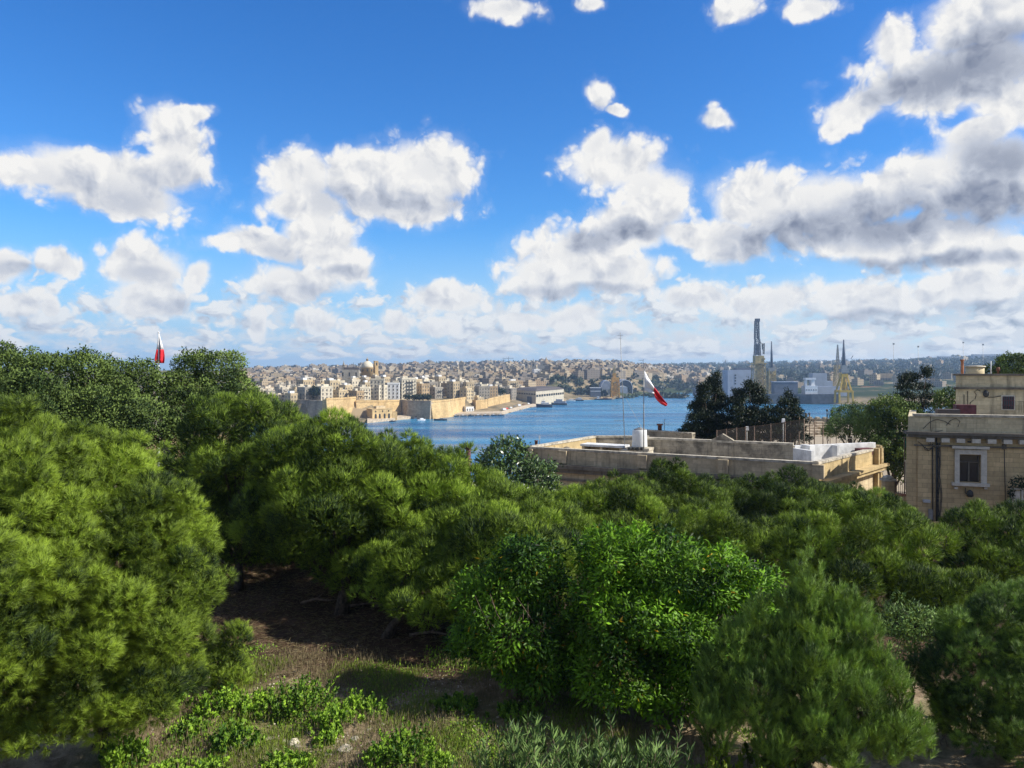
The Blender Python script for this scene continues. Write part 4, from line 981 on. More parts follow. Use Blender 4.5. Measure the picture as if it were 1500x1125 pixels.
# ------------------------------------------------------------------ vessels
def hull(mb, L, Bm, fb, mi=0, draft=.6, bow=.3, sheer=.25):
    st = [(-.5, .75), (-.3, .95), (0, 1.0), (.25, .85), (.4, .5), (.5, .03)]; vs = []; fs = []
    for f, k in st:
        zt = fb * (1 + sheer * max(0, f) * 2)
        for y, z in ((-k * Bm / 2, zt), (-k * Bm / 2 * .75, -draft), (k * Bm / 2 * .75, -draft), (k * Bm / 2, zt)): vs.append((f * L - (bow * L * .1 if z < 0 and f > .35 else 0), y, z))
    for i in range(len(st) - 1):
        for j in range(3): fs.append((i * 4 + j, i * 4 + j + 1, (i + 1) * 4 + j + 1, (i + 1) * 4 + j))
        fs.append((i * 4 + 3, i * 4, (i + 1) * 4, (i + 1) * 4 + 3))
    fs.append((0, 1, 2, 3)); fs.append((23, 22, 21, 20)); mb.add(vs, fs, mi)
def boat(name, label, cat, px, d, L, Bm, fb, rz, hm, cabins, mast=0, group=None):
    r = thing(name, label, cat, (xat(px, d), d, 0), group, rz)
    b = MB(); hull(b, L, Bm, fb); b.build('hull', M[hm], r)
    for i, (x, l, w, z, h, mt) in enumerate(cabins):
        b = MB(); b.box((x * L, 0, fb * z + h / 2), (l * L, w * Bm, h), taper=.94); c = b.build('cabin', M[mt], r)
        if h > 1.1:
            q = MB(); q.box((x * L, 0, fb * z + h * .68), (l * L * .97 + .1, w * Bm * .97 + .1, h * .22)); q.build('window', M['dark'], c)
    if mast:
        b = MB(); b.tube([(0, 0, fb), (0, 0, fb + mast)], [.18, .08], 5); b.bar((-.8, 0, fb + mast * .7), (.8, 0, fb + mast * .7), .12); b.build('mast', M['metal'], r)
    return r
boat('workboat', 'navy blue workboat with white deckhouse moored at the end of the shed quay', 'ship', 797, 897, 19, 6, 3.4, math.pi, 'hull_blue', [(-.05, .5, .6, 1, 2.2, 'ship_white'), (.05, .22, .45, 1.6, 2.0, 'ship_white')], 7)
boat('ferry', 'grey white vessel with several decks moored next to the navy workboat', 'ship', 819, 955, 20, 7, 2.4, math.pi * .95, 'steelblue', [(-.05, .75, .8, 1, 2.4, 'silo'), (.0, .4, .6, 2, 2.2, 'silo')], 4)
boat('motor_yacht', 'low white yacht moored beyond the grey vessel', 'boat', 836, 1060, 13, 4, 1.6, math.pi, 'ship_white', [(-.05, .5, .7, 1, 1.6, 'ship_white')], 3)
boat('motor_yacht', 'dark hulled white-topped yacht at the end of the yacht berth', 'boat', 847, 1075, 15, 4.5, 1.8, math.pi * .97, 'hull_blue', [(-.05, .6, .7, 1, 1.8, 'ship_white'), (-.1, .3, .5, 1.9, 1.3, 'ship_white')], 4)
boat('barge', 'flat dark barge with deck gear below the round topped shed', 'barge', 884, 1112, 26, 8, 1.8, 0, 'hull', [(-.3, .14, .5, 1, 3, 'ship_white'), (.1, .25, .5, 1, 1.6, 'rust')], 8)
boat('tug', 'small dark tug beside the foot of the orange crane', 'boat', 908, 1150, 12, 4.5, 2.0, .2, 'hull', [(0, .4, .6, 1, 2.6, 'ship_white')], 3)
boat('motorboat', 'white cabin motorboat off the bastion corner', 'boat', 617.5, 668, 7.5, 2.8, 1.0, .5, 'ship_white', [(.0, .4, .75, 1, 1.1, 'ship_white')])
boat('motorboat', 'red topped boat tied under the pinkish bastion flank', 'boat', 612, 690, 7, 2.6, 1.1, .2, 'ship_white', [(-.1, .4, .8, 1, 1.6, 'rust')])
boat('launch', 'dark long open launch out on the water right of the white motorboat', 'boat', 645, 668, 11.5, 3.0, 1.3, math.pi, 'hull', [(-.1, .3, .6, 1, .9, 'metal')])
boat('launch', 'dark boat moored by the palazzo quay', 'boat', 575, 651, 5.5, 2, .9, .2, 'hull', [(-.1, .3, .6, 1, .6, 'metal')])
for px, dd, lab in ((668, -4, 'beneath the sunlit sloping bastion wall'), (679, -4, 'next to the little white quay house'), (690, -4, 'before the little white quay house'), (701, -4, 'in front of the square golden tower wall'), (712, -4, 'at the right edge of the golden tower wall'), (724, -4, 'before the broken stone wall'), (734, -4, 'at the quay corner')):
    boat('rowing_boat', 'small dark moored boat ' + lab, 'boat', px, interp(px, SHORE) + dd - 2, 6.5, 2.2, .9, .35 if px % 2 else .1, 'hull', [(-.1, .3, .6, 1, .7, 'ship_white' if px % 3 else 'steelblue')], 0, 'small boats along the quay')
def big_ship():
    d = 985.0; s = d / F; r = thing('cargo_ship', 'long dark hulled ship with white bridge at the right dock', 'ship', (xat(1172, d), d, 0)); z = lambda y: zat(y, d)
    b = MB(); L = 108 * s; b.prism([(-L / 2, -9), (L / 2 - 2, -9), (L / 2, -7), (L / 2, 7), (L / 2 - 2, 9), (-L / 2, 9), (-L / 2 - 8, 0)], -3, z(577)); b.build('hull', M['hull'], r)
    b = MB(); b.prism([(-L / 2, -9.15), (L / 2 - 2, -9.15), (L / 2 + .1, -7), (L / 2 + .1, 7), (L / 2 - 2, 9.1), (-L / 2, 9.1), (-L / 2 - 8.2, 0)], -3.1, z(592)); b.build('boot_stripe', M['steelblue'], r)
    b = MB(); b.box((xat(1186, d) - xat(1172, d), 0, (z(577) + z(565)) / 2), (18 * s, 12, z(565) - z(577))); b.box((xat(1180, d) - xat(1172, d), 0, z(561)), (3 * s, 4, 8 * s)); b.box((xat(1190, d) - xat(1172, d), 0, z(560)), (5 * s, 5, 10 * s)); b.box((xat(1186, d) - xat(1172, d), 0, z(555)), (15 * s, 8, 2.5)); br = b.build('bridge', M['ship_white'], r)
    for k in range(5):
        q = MB(); q.box((xat(1179 + k * 3.4, d) - xat(1172, d), -6.05, z(571)), (1.3, .2, 1.3)); q.build('window', M['dark'], br)
    b = MB(); b.box((xat(1150, d) - xat(1172, d), 2, (z(577) + z(560)) / 2), (34 * s, 12, z(560) - z(577))); b.build('deckhouse', M['steelblue'], r)
    b = MB(); b.box((xat(1150, d) - xat(1172, d), 2, z(559.4)), (36 * s, 13, .9)); b.build('deck', M['silo'], r)
big_ship()
# vehicles parked on the quay
def quay_vehicle(label, px, d, kind, mat, rz):
    r = thing(kind, label, kind.split('_')[-1], (xat(px, d), d, 2.7), 'vehicles parked on the shed quay', rz); b = MB()
    if kind == 'van': b.box((0, 0, 1.25), (4.8, 1.9, 1.9)); b.box((2.7, 0, .85), (.7, 1.8, 1.1)); b.build('body', M[mat], r)
    else: b.box((0, 0, .75), (4.2, 1.7, .75)); b.box((-.2, 0, 1.35), (2.3, 1.5, .6), taper=.8); b.build('body', M[mat], r)
    for x in (-1.5, 1.5):
        for y in (-.85, .85):
            q = MB(); q.tube([(x, y - .1, .35), (x, y + .1, .35)], .35, 10); q.build('wheel', M['iron'], r)
for i, (px, dd, k, m_) in enumerate(((738, 24, 'van', 'ship_white'), (742, 30, 'car', 'red'), (748, 26, 'car', 'ship_white'), (754, 30, 'car', 'steelblue'), (760, 32, 'van', 'ship_white'), (767, 30, 'car', 'rust'), (774, 28, 'car', 'ship_white'))):
    quay_vehicle(['white van nearest the ruined wall', 'red car by the ruined wall', 'white car left of the blue one', 'blue-grey car below the shed corner', 'white van in front of the dark shed face', 'rust brown car in front of the shed door', 'white car beside the navy workboat'][i] + ' on the quay', px, interp(px, SHORE) + dd, k, m_, .9)

# ------------------------------------------------------------------ trees across the harbour
def far_tree(label, px, d, ytop, ybot, wpx, seed, group=None, mat='cypress'):
    r_ = np.random.RandomState(seed); s = d / F; x = xat(px, d); zb, zt = zat(ybot, d), zat(ytop, d); h = zt - zb
    r = thing('tree', label, 'tree', (x, d, zb), group); R = (wpx / 2 * s, wpx / 2 * s, h * .38); c = (0, 0, h * .62)
    b = MB(); b.tube([(0, 0, -1), (0, 0, h * .6)], [.4, .25], 6); b.build('trunk', M['bark'], r)
    pts, dirs, own = puff_points(r_, shell_puffs(r_, c, R, 12, min(R) * .5), .9, inner=.4)
    co, tn = leaves(r_, pts, dirs, 1.3, 1.0, 3); np_mesh('crown', co, 1, 4, tn, [M[mat]], r)
for i, (px, lab) in enumerate(((597, 'lone round tree at the left of the bastion tree row'), (607, 'round tree second from the left on the bastion'), (614, 'round tree in the middle of the bastion row'), (620, 'round tree right of the middle on the bastion'), (627, 'last round tree of the bastion row toward the sloping wall'))):
    far_tree(lab, px, 706, 579.5, 588, 9.5, 40 + i, 'round trees on the bastion')
far_tree('broad dark tree above the broken quay wall', 733, 880, 569, 582, 17, 50)
far_tree('dark tree under the shaded bastion houses', 462, 672, 566, 588, 12, 51, None); far_tree('dark tree left of the bright corner bastion', 470, 676, 570, 588, 10, 52)
def far_wood():
    r = np.random.RandomState(77); P = []; D = []; T = []
    def clump(px, d, w, h, n):
        x = xat(px, d); z = land_z(x, d); q = r.normal(size=(n, 3)); q = unit(q) * (r.rand(n, 1) ** .4); q[:, 2] = np.abs(q[:, 2])
        P.append(np.array([x, d, z]) + q * np.array([w, w, h])); D.append(unit(q + [0, 0, .2])); T.append(np.full(n, np.clip(r.normal(.45, .25), 0, 1)))
    for i in range(800): clump(r.uniform(345, 1010), 1 / r.uniform(1 / 2750, 1 / 1150.), r.uniform(5, 11), r.uniform(5, 9), 40)
    for i in range(150): clump(r.uniform(350, 1000), r.uniform(2500, 2760), r.uniform(8, 22), r.uniform(7, 13), 60)
    for i in range(1700): clump(r.uniform(955, 1560), 1 / r.uniform(1 / 4100., 1 / 1500.), r.uniform(8, 26), r.uniform(6, 13), 46)
    for i in range(60): clump(r.normal(655, 16), r.uniform(1500, 1700), r.uniform(8, 14), r.uniform(7, 10), 60)
    for i in range(70): clump(r.uniform(800, 900), interp(830, SHORE) + r.uniform(100, 200), r.uniform(3, 6), r.uniform(4, 8), 30)
    P_, D_, T_ = np.concatenate(P), np.concatenate(D), np.concatenate(T)
    co, tn = leaves(r, P_, D_, 5.0, 4.0, 1, jit=.5, tone=T_)
    tag(np_mesh('distant_woods', co, 1, 4, tn, [M['cypress']]), kind='stuff')
far_wood()

# ------------------------------------------------------------------ the roof terrace building in the middle distance
def terrace():
    A, H, E, Dm, Dr, C_, B = [Vector(p) for p in ((19.86, 50), (28.2, 59.3), (20.7, 56.6), (10.6, 61.6), (12.4, 69.9), (7.4, 69.9), (1.06, 60.06))]
    zt, zr = 38.93, 37.75
    r = thing('terrace_building', 'long flat roofed stone building with a walled roof terrace, above the pine tops', 'building', (14, 58, 30)); o = Vector((14, 58)); Z = 30.0
    L = lambda p: (p.x - o.x, p.y - o.y)
    b = MB(); b.prism([L(p) for p in (A, H, E, Dm, Dr, C_, B)], 0, zr - Z); b.build('wall', M['terrace'], r)
    ins = lambda p: L(p + (Vector((14.5, 60)) - p) * .02)
    b = MB(); b.prism([ins(p) for p in (A, H, E, Dm, Dr, C_, B)], zr - Z + .004, zr - Z + .05); b.build('roof', M['roofing'], r)
    def seg(p, q, f, g): return p + (q - p) * f, p + (q - p) * g
    def para(p, q, z1, mat, th=.34, cop=.16, parts=1, off=0.0, z0=None):
        b = MB(); b.wall(L(p), L(q), (zr if z0 is None else z0) - Z, z1 - cop - Z, th, 0, off=off + th / 2)
        b.wall(L(p), L(q), z1 - cop - Z, z1 - Z, th + .1, 1, off=off + th / 2)
        return b.build('parapet', [M[mat], M['coping']], r)
    # front: pilaster blocks break the long parapet; coping lighter, cornice sooty below it
    para(B, A, zt, 'terrace')
    t = (A - B).normalized(); n = Vector((t.y, -t.x))
    for f in (.0, .135, .43, .70, .985):
        b = MB(); p = B + (A - B) * f; b.box((L(p)[0] + n.x * .03 + t.x * .35, L(p)[1] + n.y * .03 + t.y * .35, (zt - .17 + zr) / 2 - Z + .05), (.7, .5, zt - zr - .25), rz=math.atan2(t.y, t.x)); b.build('pilaster', M['terrace'], r)
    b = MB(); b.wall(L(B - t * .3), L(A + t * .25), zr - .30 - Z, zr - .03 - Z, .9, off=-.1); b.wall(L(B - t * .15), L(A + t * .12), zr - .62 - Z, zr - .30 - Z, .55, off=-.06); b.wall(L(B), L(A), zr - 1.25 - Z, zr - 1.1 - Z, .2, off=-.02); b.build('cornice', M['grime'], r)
    # right end, sunlit, with its deep cornice and corner pilasters
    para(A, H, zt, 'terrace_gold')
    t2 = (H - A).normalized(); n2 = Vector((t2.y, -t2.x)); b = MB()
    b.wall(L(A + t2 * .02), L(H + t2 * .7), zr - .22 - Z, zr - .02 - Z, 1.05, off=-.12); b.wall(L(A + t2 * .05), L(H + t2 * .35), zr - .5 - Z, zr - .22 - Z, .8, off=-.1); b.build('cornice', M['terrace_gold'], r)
    b = MB()
    for q, w in ((H - t2 * .2, .5), (H - t2 * 1.0, .3)):
        b.box((L(q)[0] + n2.x * .08, L(q)[1] + n2.y * .08, (zt + zr) / 2 - Z), (w, .6, zt - zr + .05), rz=math.atan2(t2.y, t2.x)); b.box((L(q)[0] + n2.x * .08, L(q)[1] + n2.y * .08, zr - 3.2 - Z), (w, .5, 5), rz=math.atan2(t2.y, t2.x))
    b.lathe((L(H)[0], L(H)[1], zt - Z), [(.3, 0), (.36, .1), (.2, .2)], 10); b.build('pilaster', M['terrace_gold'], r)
    # left end and back
    para(C_, B, zt, 'terrace_gold'); para(Dr, C_, zt, 'terrace_old')
    para(E, Dm, 39.55, 'terrace_old', th=.4); para(Dm, Dr, zt - .1, 'terrace_old')
    b = MB(); p = E + (Dm - E) * .38; q = E + (Dm - E) * .52; m_ = (p + q) / 2; v = (Dm - E).normalized(); nn = Vector((v.y, -v.x)) * .24
    vs = [];
    for s in (-1, 1):
        for pt, z in ((p, 38.4), (q, 38.4), (q, 39.6), (m_, 40.05), (p, 39.6)): c = L(pt - nn * s - Vector((v.y, -v.x)) * .2); vs.append((c[0], c[1], z - Z))
    b.add(vs, [(0, 1, 2, 3, 4), (9, 8, 7, 6, 5), (0, 5, 6, 1), (1, 6, 7, 2), (2, 7, 8, 3), (3, 8, 9, 4), (4, 9, 5, 0)]); b.build('gable', M['terrace_old'], r)
    # whitewashed corner
    b = MB(); b.wall(L(E), L(H - (H - E).normalized() * .4), zr - Z, 39.34 - Z, .3); k = E + (H - E) * .16; b.box((*L(k - Vector((.2, .5))), (zr + 39.38) / 2 - Z), (.5, 1.0, 39.42 - zr), rz=.38); k = E + (H - E) * .46; b.box((*L(k - Vector((.1, .4))), (zr + 39.3) / 2 - Z), (.16, .7, 39.3 - zr), rz=.38)
    b.wall(L(E - Vector((.1, .2))), L(E - Vector((-.55, 2.2))), zr - Z, 39.2 - Z, .25); b.build('whitewashed_wall', M['plaster'], r)
    b = MB(); k = E + (H - E) * .80; b.box((*L(k - Vector((.1, .55))), 38.75 - Z), (1.3, .5, .5), rz=.38); b.build('hatch', M['maroon'], r)
    b = MB(); a, c = seg(B, A, .60, .985); inw = Vector((-t.y, t.x)); b.wall(L(a + inw * 2.4), L(c + inw * 2.0), zr - Z + .05, zr + .75 - Z, .3); b.build('inner_wall', M['terrace'], r)
    # low hut with a white slab roof
    h = thing('roof_hut', 'low hut with white slab roof standing on the roof terrace left of the water tank', 'hut', (xat(886, 62.5), 62.5, zr + .05)); rz = -.5
    b = MB()
    for x in (-1.65, -.1, 1.55): b.box((x * math.cos(rz), x * math.sin(rz), .45), (.22, 1.2, .9), rz=rz)
    b.box((-.3 * math.sin(-rz), .8, .45), (3.3, .16, .9), rz=rz); b.build('wall', M['terrace'], h)
    b = MB(); b.box((0, 0, .98), (3.7, 1.5, .16), rz=rz); b.build('roof', M['plaster'], h)
    # tank on its plinth
    p = thing('tank_plinth', 'whitewashed sloping plinth under the white water tank', 'plinth', (xat(934, 60.6), 60.6, zr + .05))
    b = MB(); b.box((0, 0, .42), (2.5, 1.7, .84), rz=-.5, taper=.88); b.box((.25, -.1, .93), (1.75, 1.4, .2), rz=-.5); b.build('base', M['coping'], p)
    b = MB()
    for i in range(4): b.box((-.75 + i * .32, -.72 + i * -.02, .98), (.2, .3, .22), rz=-.5)
    b.build('block', M['iron'], p)
    tk = thing('water_tank', 'white cylindrical water tank on the roof terrace beside the flagpole', 'tank', (xat(937, 60.6), 60.6, zr + 1.08))
    b = MB(); b.lathe((0, 0, 0), [(.60, 0), (.61, .1), (.585, .5), (.59, .55), (.57, .95), (.56, 1.3), (.53, 1.36)], 22); b.build('body', M['tank'], tk)
    b = MB(); b.lathe((0, 0, 1.36), [(.50, 0), (.40, .08), (.18, .14), (.17, .18), (.02, .19)], 18); b.build('lid', M['metal'], tk)
terrace()

def flag_sheet(name, mat, parent, pts):
    """pts: rows of (x, y, z), a small curved grid given as world offsets"""
    b = MB(); n = len(pts[0]); vs = [p for row in pts for p in row]
    b.add(vs, [(i * n + j, i * n + j + 1, (i + 1) * n + j + 1, (i + 1) * n + j) for i in range(len(pts) - 1) for j in range(n - 1)], 0, True)
    o = b.build(name, M[mat], parent); md = o.modifiers.new('thickness', 'SOLIDIFY'); md.thickness = .012; md.offset = 0; return o
def flags():
    d = 59.2; x = xat(943, d); zb = 37.8; r = thing('flagpole', 'tall thin flagpole on the roof terrace beside the water tank', 'flagpole', (x, d, zb))
    b = MB(); b.tube([(0, 0, -.1), (0, 0, 3), (0, 0, 7.25)], [.05, .045, .03], 8); b.lathe((0, 0, 7.25), [(.05, 0), (.07, .05), (.02, .1)], 8); b.build('pole', M['metal'], r)
    f = thing('flag', 'white and red flag drooping from the pole on the roof terrace', 'flag', (x, d, zb))
    cols = [(944.0, 543, 573), (948, 549, 574), (952.5, 557, 575.5), (957.5, 566, 577), (961, 572, 582), (965, 578, 587), (970, 585, 592), (976.5, 592, 595.5)]
    grid = []
    for i, (px, y0, y1) in enumerate(cols):
        row = []
        for j in range(9):
            v = j / 8; dep = .16 * math.sin(v * 9 + i * .9) * min(1, i / 2) + .10 * math.sin(i * 1.7); px2 = px + (v - .5) * (3 if i > 3 else 0) * -1
            row.append((xat(px2, d) - x, dep, zat(y0 + (y1 - y0) * v, d) - zb))
        grid.append(row)
    flag_sheet('white_half', 'flagwhite', f, grid[:4]); flag_sheet('red_half', 'red', f, grid[3:])
    # the flag far left behind the oaks
    d = 60.0; x = xat(232.5, d); zb = ground_z(x, d); r = thing('flagpole', 'white flagpole behind the oak crowns', 'flagpole', (x, d, zb)); top = zat(488, d) - zb
    b = MB(); b.tube([(0, 0, 0), (0, 0, top * .6), (0, 0, top)], [.09, .07, .045], 8); b.lathe((0, 0, top), [(.06, 0), (.08, .06), (.02, .12)], 8); b.build('pole', M['plaster'], r)
    f = thing('flag', 'white and red flag hanging limp over the oak crowns', 'flag', (x, d, zb))
    def ring(yp, w0, w1, k):
        row = []
        for j in range(15):
            v = j / 14; row.append(((w0 + (w1 - w0) * v) * d / F, .14 * math.sin(v * 13 + k * .5) * (abs(w1 - w0) / 14), zat(yp, d) - zb))
        return row
    rows = [ring(490, -.5, 1.2, 0), ring(497, -1.4, 2.6, 1), ring(504, -2.6, 4.6, 2), ring(512, -4.4, 6.6, 3), ring(514, -4.8, 6.9, 3.2), ring(520, -6.2, 7.8, 4), ring(527, -7.0, 8.4, 5), ring(532, -5.0, 8.2, 6)]
    flag_sheet('white_half', 'flagwhite', f, rows[:4]); flag_sheet('red_half', 'red', f, rows[3:])
    # aerial mast and its wires
    d = 62.2; r = thing('aerial_mast', 'leaning wire-thin aerial mast with cross arms on the roof terrace', 'mast', (xat(916, d), d, 37.8)); p = at(908.5, 487, d) - r.location
    b = MB(); b.tube([(0, 0, 0), p * .5, p], [.035, .028, .018], 6); b.build('pole', M['metal'], r)
    b = MB(); b.bar(p + Vector((-.22, 0, -.25)), p + Vector((.22, 0, -.25)), .03); b.bar(p + Vector((-.12, 0, -.5)), p + Vector((.12, 0, -.5)), .03)
    q = at(908, 616, d) - r.location; b.bar(q + Vector((-.45, 0, 0)), q + Vector((.3, 0, 0)), .03)
    for k in range(4): b.bar(q + Vector((-.4 + k * .2, 0, -.1)), q + Vector((-.4 + k * .2, 0, .1)), .02)
    b.build('antenna', M['metal'], r)
    b = MB(); b.bar(at(917, 584, d) - r.location, at(941.5, 630, 60.2) - r.location, .022); b.build('guy_wire', M['metal'], r)
flags()

def roof_bits():
    d = 65.0; b = MB(); b.lathe((0, 0, 0), [(.22, 0), (.22, .3), (.13, .32), (.12, 1.0), (.16, 1.02), (.16, 1.1)], 10)
    tag(b.build('chimney_pipe', M['rust'], None, (xat(785.5, d), d, 37.85)), 'short dark red chimney pipe at the left end of the roof terrace', 'chimney')
    b = MB(); b.tube([(0, 0, 0), (0, 0, 1.5)], .03, 6); b.bar((-.15, 0, 1.35), (.15, 0, 1.35), .03); tag(b.build('vent_pipe', M['metal'], None, (xat(790.5, d), d, 37.85)), 'thin grey pole right behind the dark red chimney pipe', 'pole')
    d = 64.5; b = MB(); b.lathe((0, 0, 0), [(.3, 0), (.42, .25), (.36, .5), (.1, .62)], 9); tag(b.build('clay_pot', M['grime'], None, (xat(830, d), d, 37.85)), 'round dark pot by the left inner wall of the roof terrace', 'pot')
    d = 50.0; x = xat(686, d); zb = ground_z(x, d); zt = zat(653, d) - zb; b = MB(); b.tube([(0, 0, 0), (0, 0, zt - .2)], .16, 10); b.lathe((0, 0, zt - .2), [(.2, 0), (.2, .08), (.12, .2)], 10)
    tag(b.build('post', M['maroon'], None, (x, d, zb)), 'maroon post top poking above the pine left of the roof terrace', 'post')
    # lichened wall behind the terrace, with a rusty vent on it
    d0, d1 = 76, 72; a = Vector((xat(938, d0), d0)); c = Vector((xat(1016, d1), d1)); b = MB(); b.wall(a, c, 31, 38.9, .6); b.wall(a, c, 38.9, 39.02, .7, 1)
    tag(b.build('old_wall', [M['terrace_old'], M['coping']]), 'lichen stained old wall behind the water tank', 'wall')
    d = 74.8; v = thing('roof_vent', 'rusty cowled vent with small aerials on the lichen stained wall', 'vent', (xat(966.5, d), d, 39.02))
    b = MB(); b.lathe((0, 0, 0), [(.2, 0), (.2, .45), (.32, .5), (.3, .62)], 10); b.build('cowl', M['rust'], v)
    b = MB(); b.tube([(.45, 0, 0), (.45, 0, 1.1)], .025, 5); b.bar((.0, 0, .6), (1.1, 0, .62), .03); b.bar((.2, 0, .8), (.9, 0, .45), .025); b.bar((.4, 0, .95), (.6, 0, 1.1), .03); b.build('antenna', M['metal'], v)
roof_bits()

# ------------------------------------------------------------------ plaza behind the terrace
def plaza():
    pts = [(1050, 68.0, 630), (1064, 67.2, 628), (1079, 66.4, 626.5), (1092, 65.6, 625), (1105, 65, 623.5), (1129, 63.8, 620.5), (1150, 62.8, 617.5), (1178, 61.5, 613.5)]
    f = thing('chain_link_fence', 'rusty chain-link fence on tall posts before the dark evergreens', 'fence', (xat(1110, 65), 65, 35)); P = []
    for px, d, yt in pts: P.append((Vector((xat(px, d), d, 35.6)) - f.location, Vector((xat(px, d), d, zat(yt, d))) - f.location))
    for a, b_ in P:
        b = MB(); b.tube([a, b_], .045, 6); b.build('post', M['branch_dry'], f)
    b = MB()
    for (a, b_), (c, e) in zip(P[:-1], P[1:]): b.add([a, c, e - Vector((0, 0, .08)), b_ - Vector((0, 0, .08))], [(0, 1, 2, 3)])
    b.build('mesh', M['chain'], f)
    b = MB()
    for (a, b_), (c, e) in zip(P[:-1], P[1:]): b.bar(b_ - Vector((0, 0, .06)), e - Vector((0, 0, .06)), .05)
    b.build('rail', M['branch_dry'], f)
    for px, d, yt, lab in ((1094, 66.5, 629.5, 'left'), (1147, 64, 618, 'right')):
        x = xat(px, d); zg = 35.4; r = thing('floodlight', 'small white floodlight on a pole, %s one behind the chain-link fence' % lab, 'lamp', (x, d, zg)); h = zat(yt, d) - zg
        b = MB(); b.tube([(0, 0, 0), (0, 0, h)], .04, 6); b.build('pole', M['metal'], r); b = MB(); b.box((0, -.08, h + .12), (.26, .2, .34), taper=.8); b.build('lamp_head', M['plaster'], r)
    for i, (px, d, yt, yb) in enumerate(((1158, 70, 616, 640), (1171, 70, 612, 640), (1186, 74, 609, 645), (1193, 70, 616, 650), (1205.5, 70, 620, 655), (1216, 90, 630, 650), (1225, 90, 632, 650), (1170.5, 62, 633, 652))):
        x = xat(px, d); zg = zat(yb, d); b = MB(); b.tube([(0, 0, -2), (0, 0, zat(yt, d) - zg)], .045, 6); b.lathe((0, 0, zat(yt, d) - zg), [(.06, 0), (.06, .04), (.02, .08)], 6)
        tag(b.build('fence_post', M['branch_dry'], None, (x, d, zg)), 'bare thin post on the plaza behind the terrace, ' + ['beside the small evergreen', 'right of the evergreens', 'tallest one', 'left of the pale steps', 'in front of the pale steps', 'right of the pale steps', 'before the olive tree', 'by the whitewashed corner'][i], 'post', 'bare posts on the plaza')
    d0, d1 = 128, 122; a = Vector((xat(1120, d0), d0)); c = Vector((xat(1290, d1), d1)); b = MB(); b.wall(a, c, 33.5, 36.9, .8, 0)
    for k in range(16):
        q = a + (c - a) * (k / 15.0); b.box((q.x, q.y, 37.0), (.5, 1.0, .3), mi=1)
    tag(b.build('sea_wall', [M['terrace_old'], M['coping']]), 'long low sea wall along the plaza edge', 'wall')
    st = thing('stone_steps', 'broad pale stone steps and blocks on the plaza', 'steps', (xat(1197, 104), 104, 35.5))
    rr = np.random.RandomState(4)
    for k in range(6):
        b = MB(); x = -2.4
        while x < 2.6:
            w = rr.uniform(.6, 1.6); b.box((x + w / 2, k * 1.1, .25 + k * .27), (w - .06, 1.0, .5 + k * .04)); x += w + (rr.rand() < .2) * .5
        b.build('step', M['paving'], st)
    b = MB(); q = [(xat(1120, 80), 80), (xat(1290, 80), 80), (xat(1270, 122), 122), (xat(1130, 122), 122)]
    vs = [(x, y, ground_z(x, y) + .25) for x, y in q]; b.add(vs + [(x, y, z - 1.5) for x, y, z in vs], [(0, 1, 2, 3), (0, 4, 5, 1), (1, 5, 6, 2), (2, 6, 7, 3), (3, 7, 4, 0)]); tag(b.build('pavement', M['paving']), kind='structure')
    for i, (px, d, yt, lab) in enumerate(((1211.5, 118, 603, 'with two round lamps right of the steps'), (1185.5, 120, 608, 'left one by the sea wall'))):
        x = xat(px, d); zg = 36.0; h = zat(yt, d) - zg; r = thing('street_lamp', 'dark old street lamp on the plaza, ' + lab, 'street lamp', (x, d, zg))
        b = MB(); b.tube([(0, 0, 0), (0, 0, h * .8), (0, 0, h)], [.11, .07, .05], 8); b.bar((0, 0, h - .5), (.7 if i == 0 else -.5, 0, h - .3), .07); b.build('pole', M['iron'], r)
        b = MB(); b.lathe((.75 if i == 0 else -.5, 0, h - .35), [(.08, 0), (.24, .3), (.26, .55), (.08, .7)], 8); b.lathe((0, 0, h), [(.08, 0), (.2, .2), (.05, .4)], 8); b.build('lantern', M['iron'], r)
    d = 66.0; g = thing('goal_post', 'pale tubular frame behind the whitewashed corner', 'frame', (xat(1250, d), d, ground_z(xat(1250, d), d))); zz = lambda y: zat(y, d) - g.location.z
    b = MB()
    for px in (1240, 1249, 1262.5, 1274): b.tube([(xat(px, d) - g.location.x, 0, 0), (xat(px, d) - g.location.x, 0, zz(638 if px != 1274 else 634))], .06, 6)
    b.bar((xat(1240, d) - g.location.x, 0, zz(642)), (xat(1262, d) - g.location.x, 0, zz(642)), .08); b.bar((xat(1240, d) - g.location.x, 0, zz(650)), (xat(1274, d) - g.location.x, 0, zz(650)), .06); b.build('frame', M['coping'], g)
plaza()

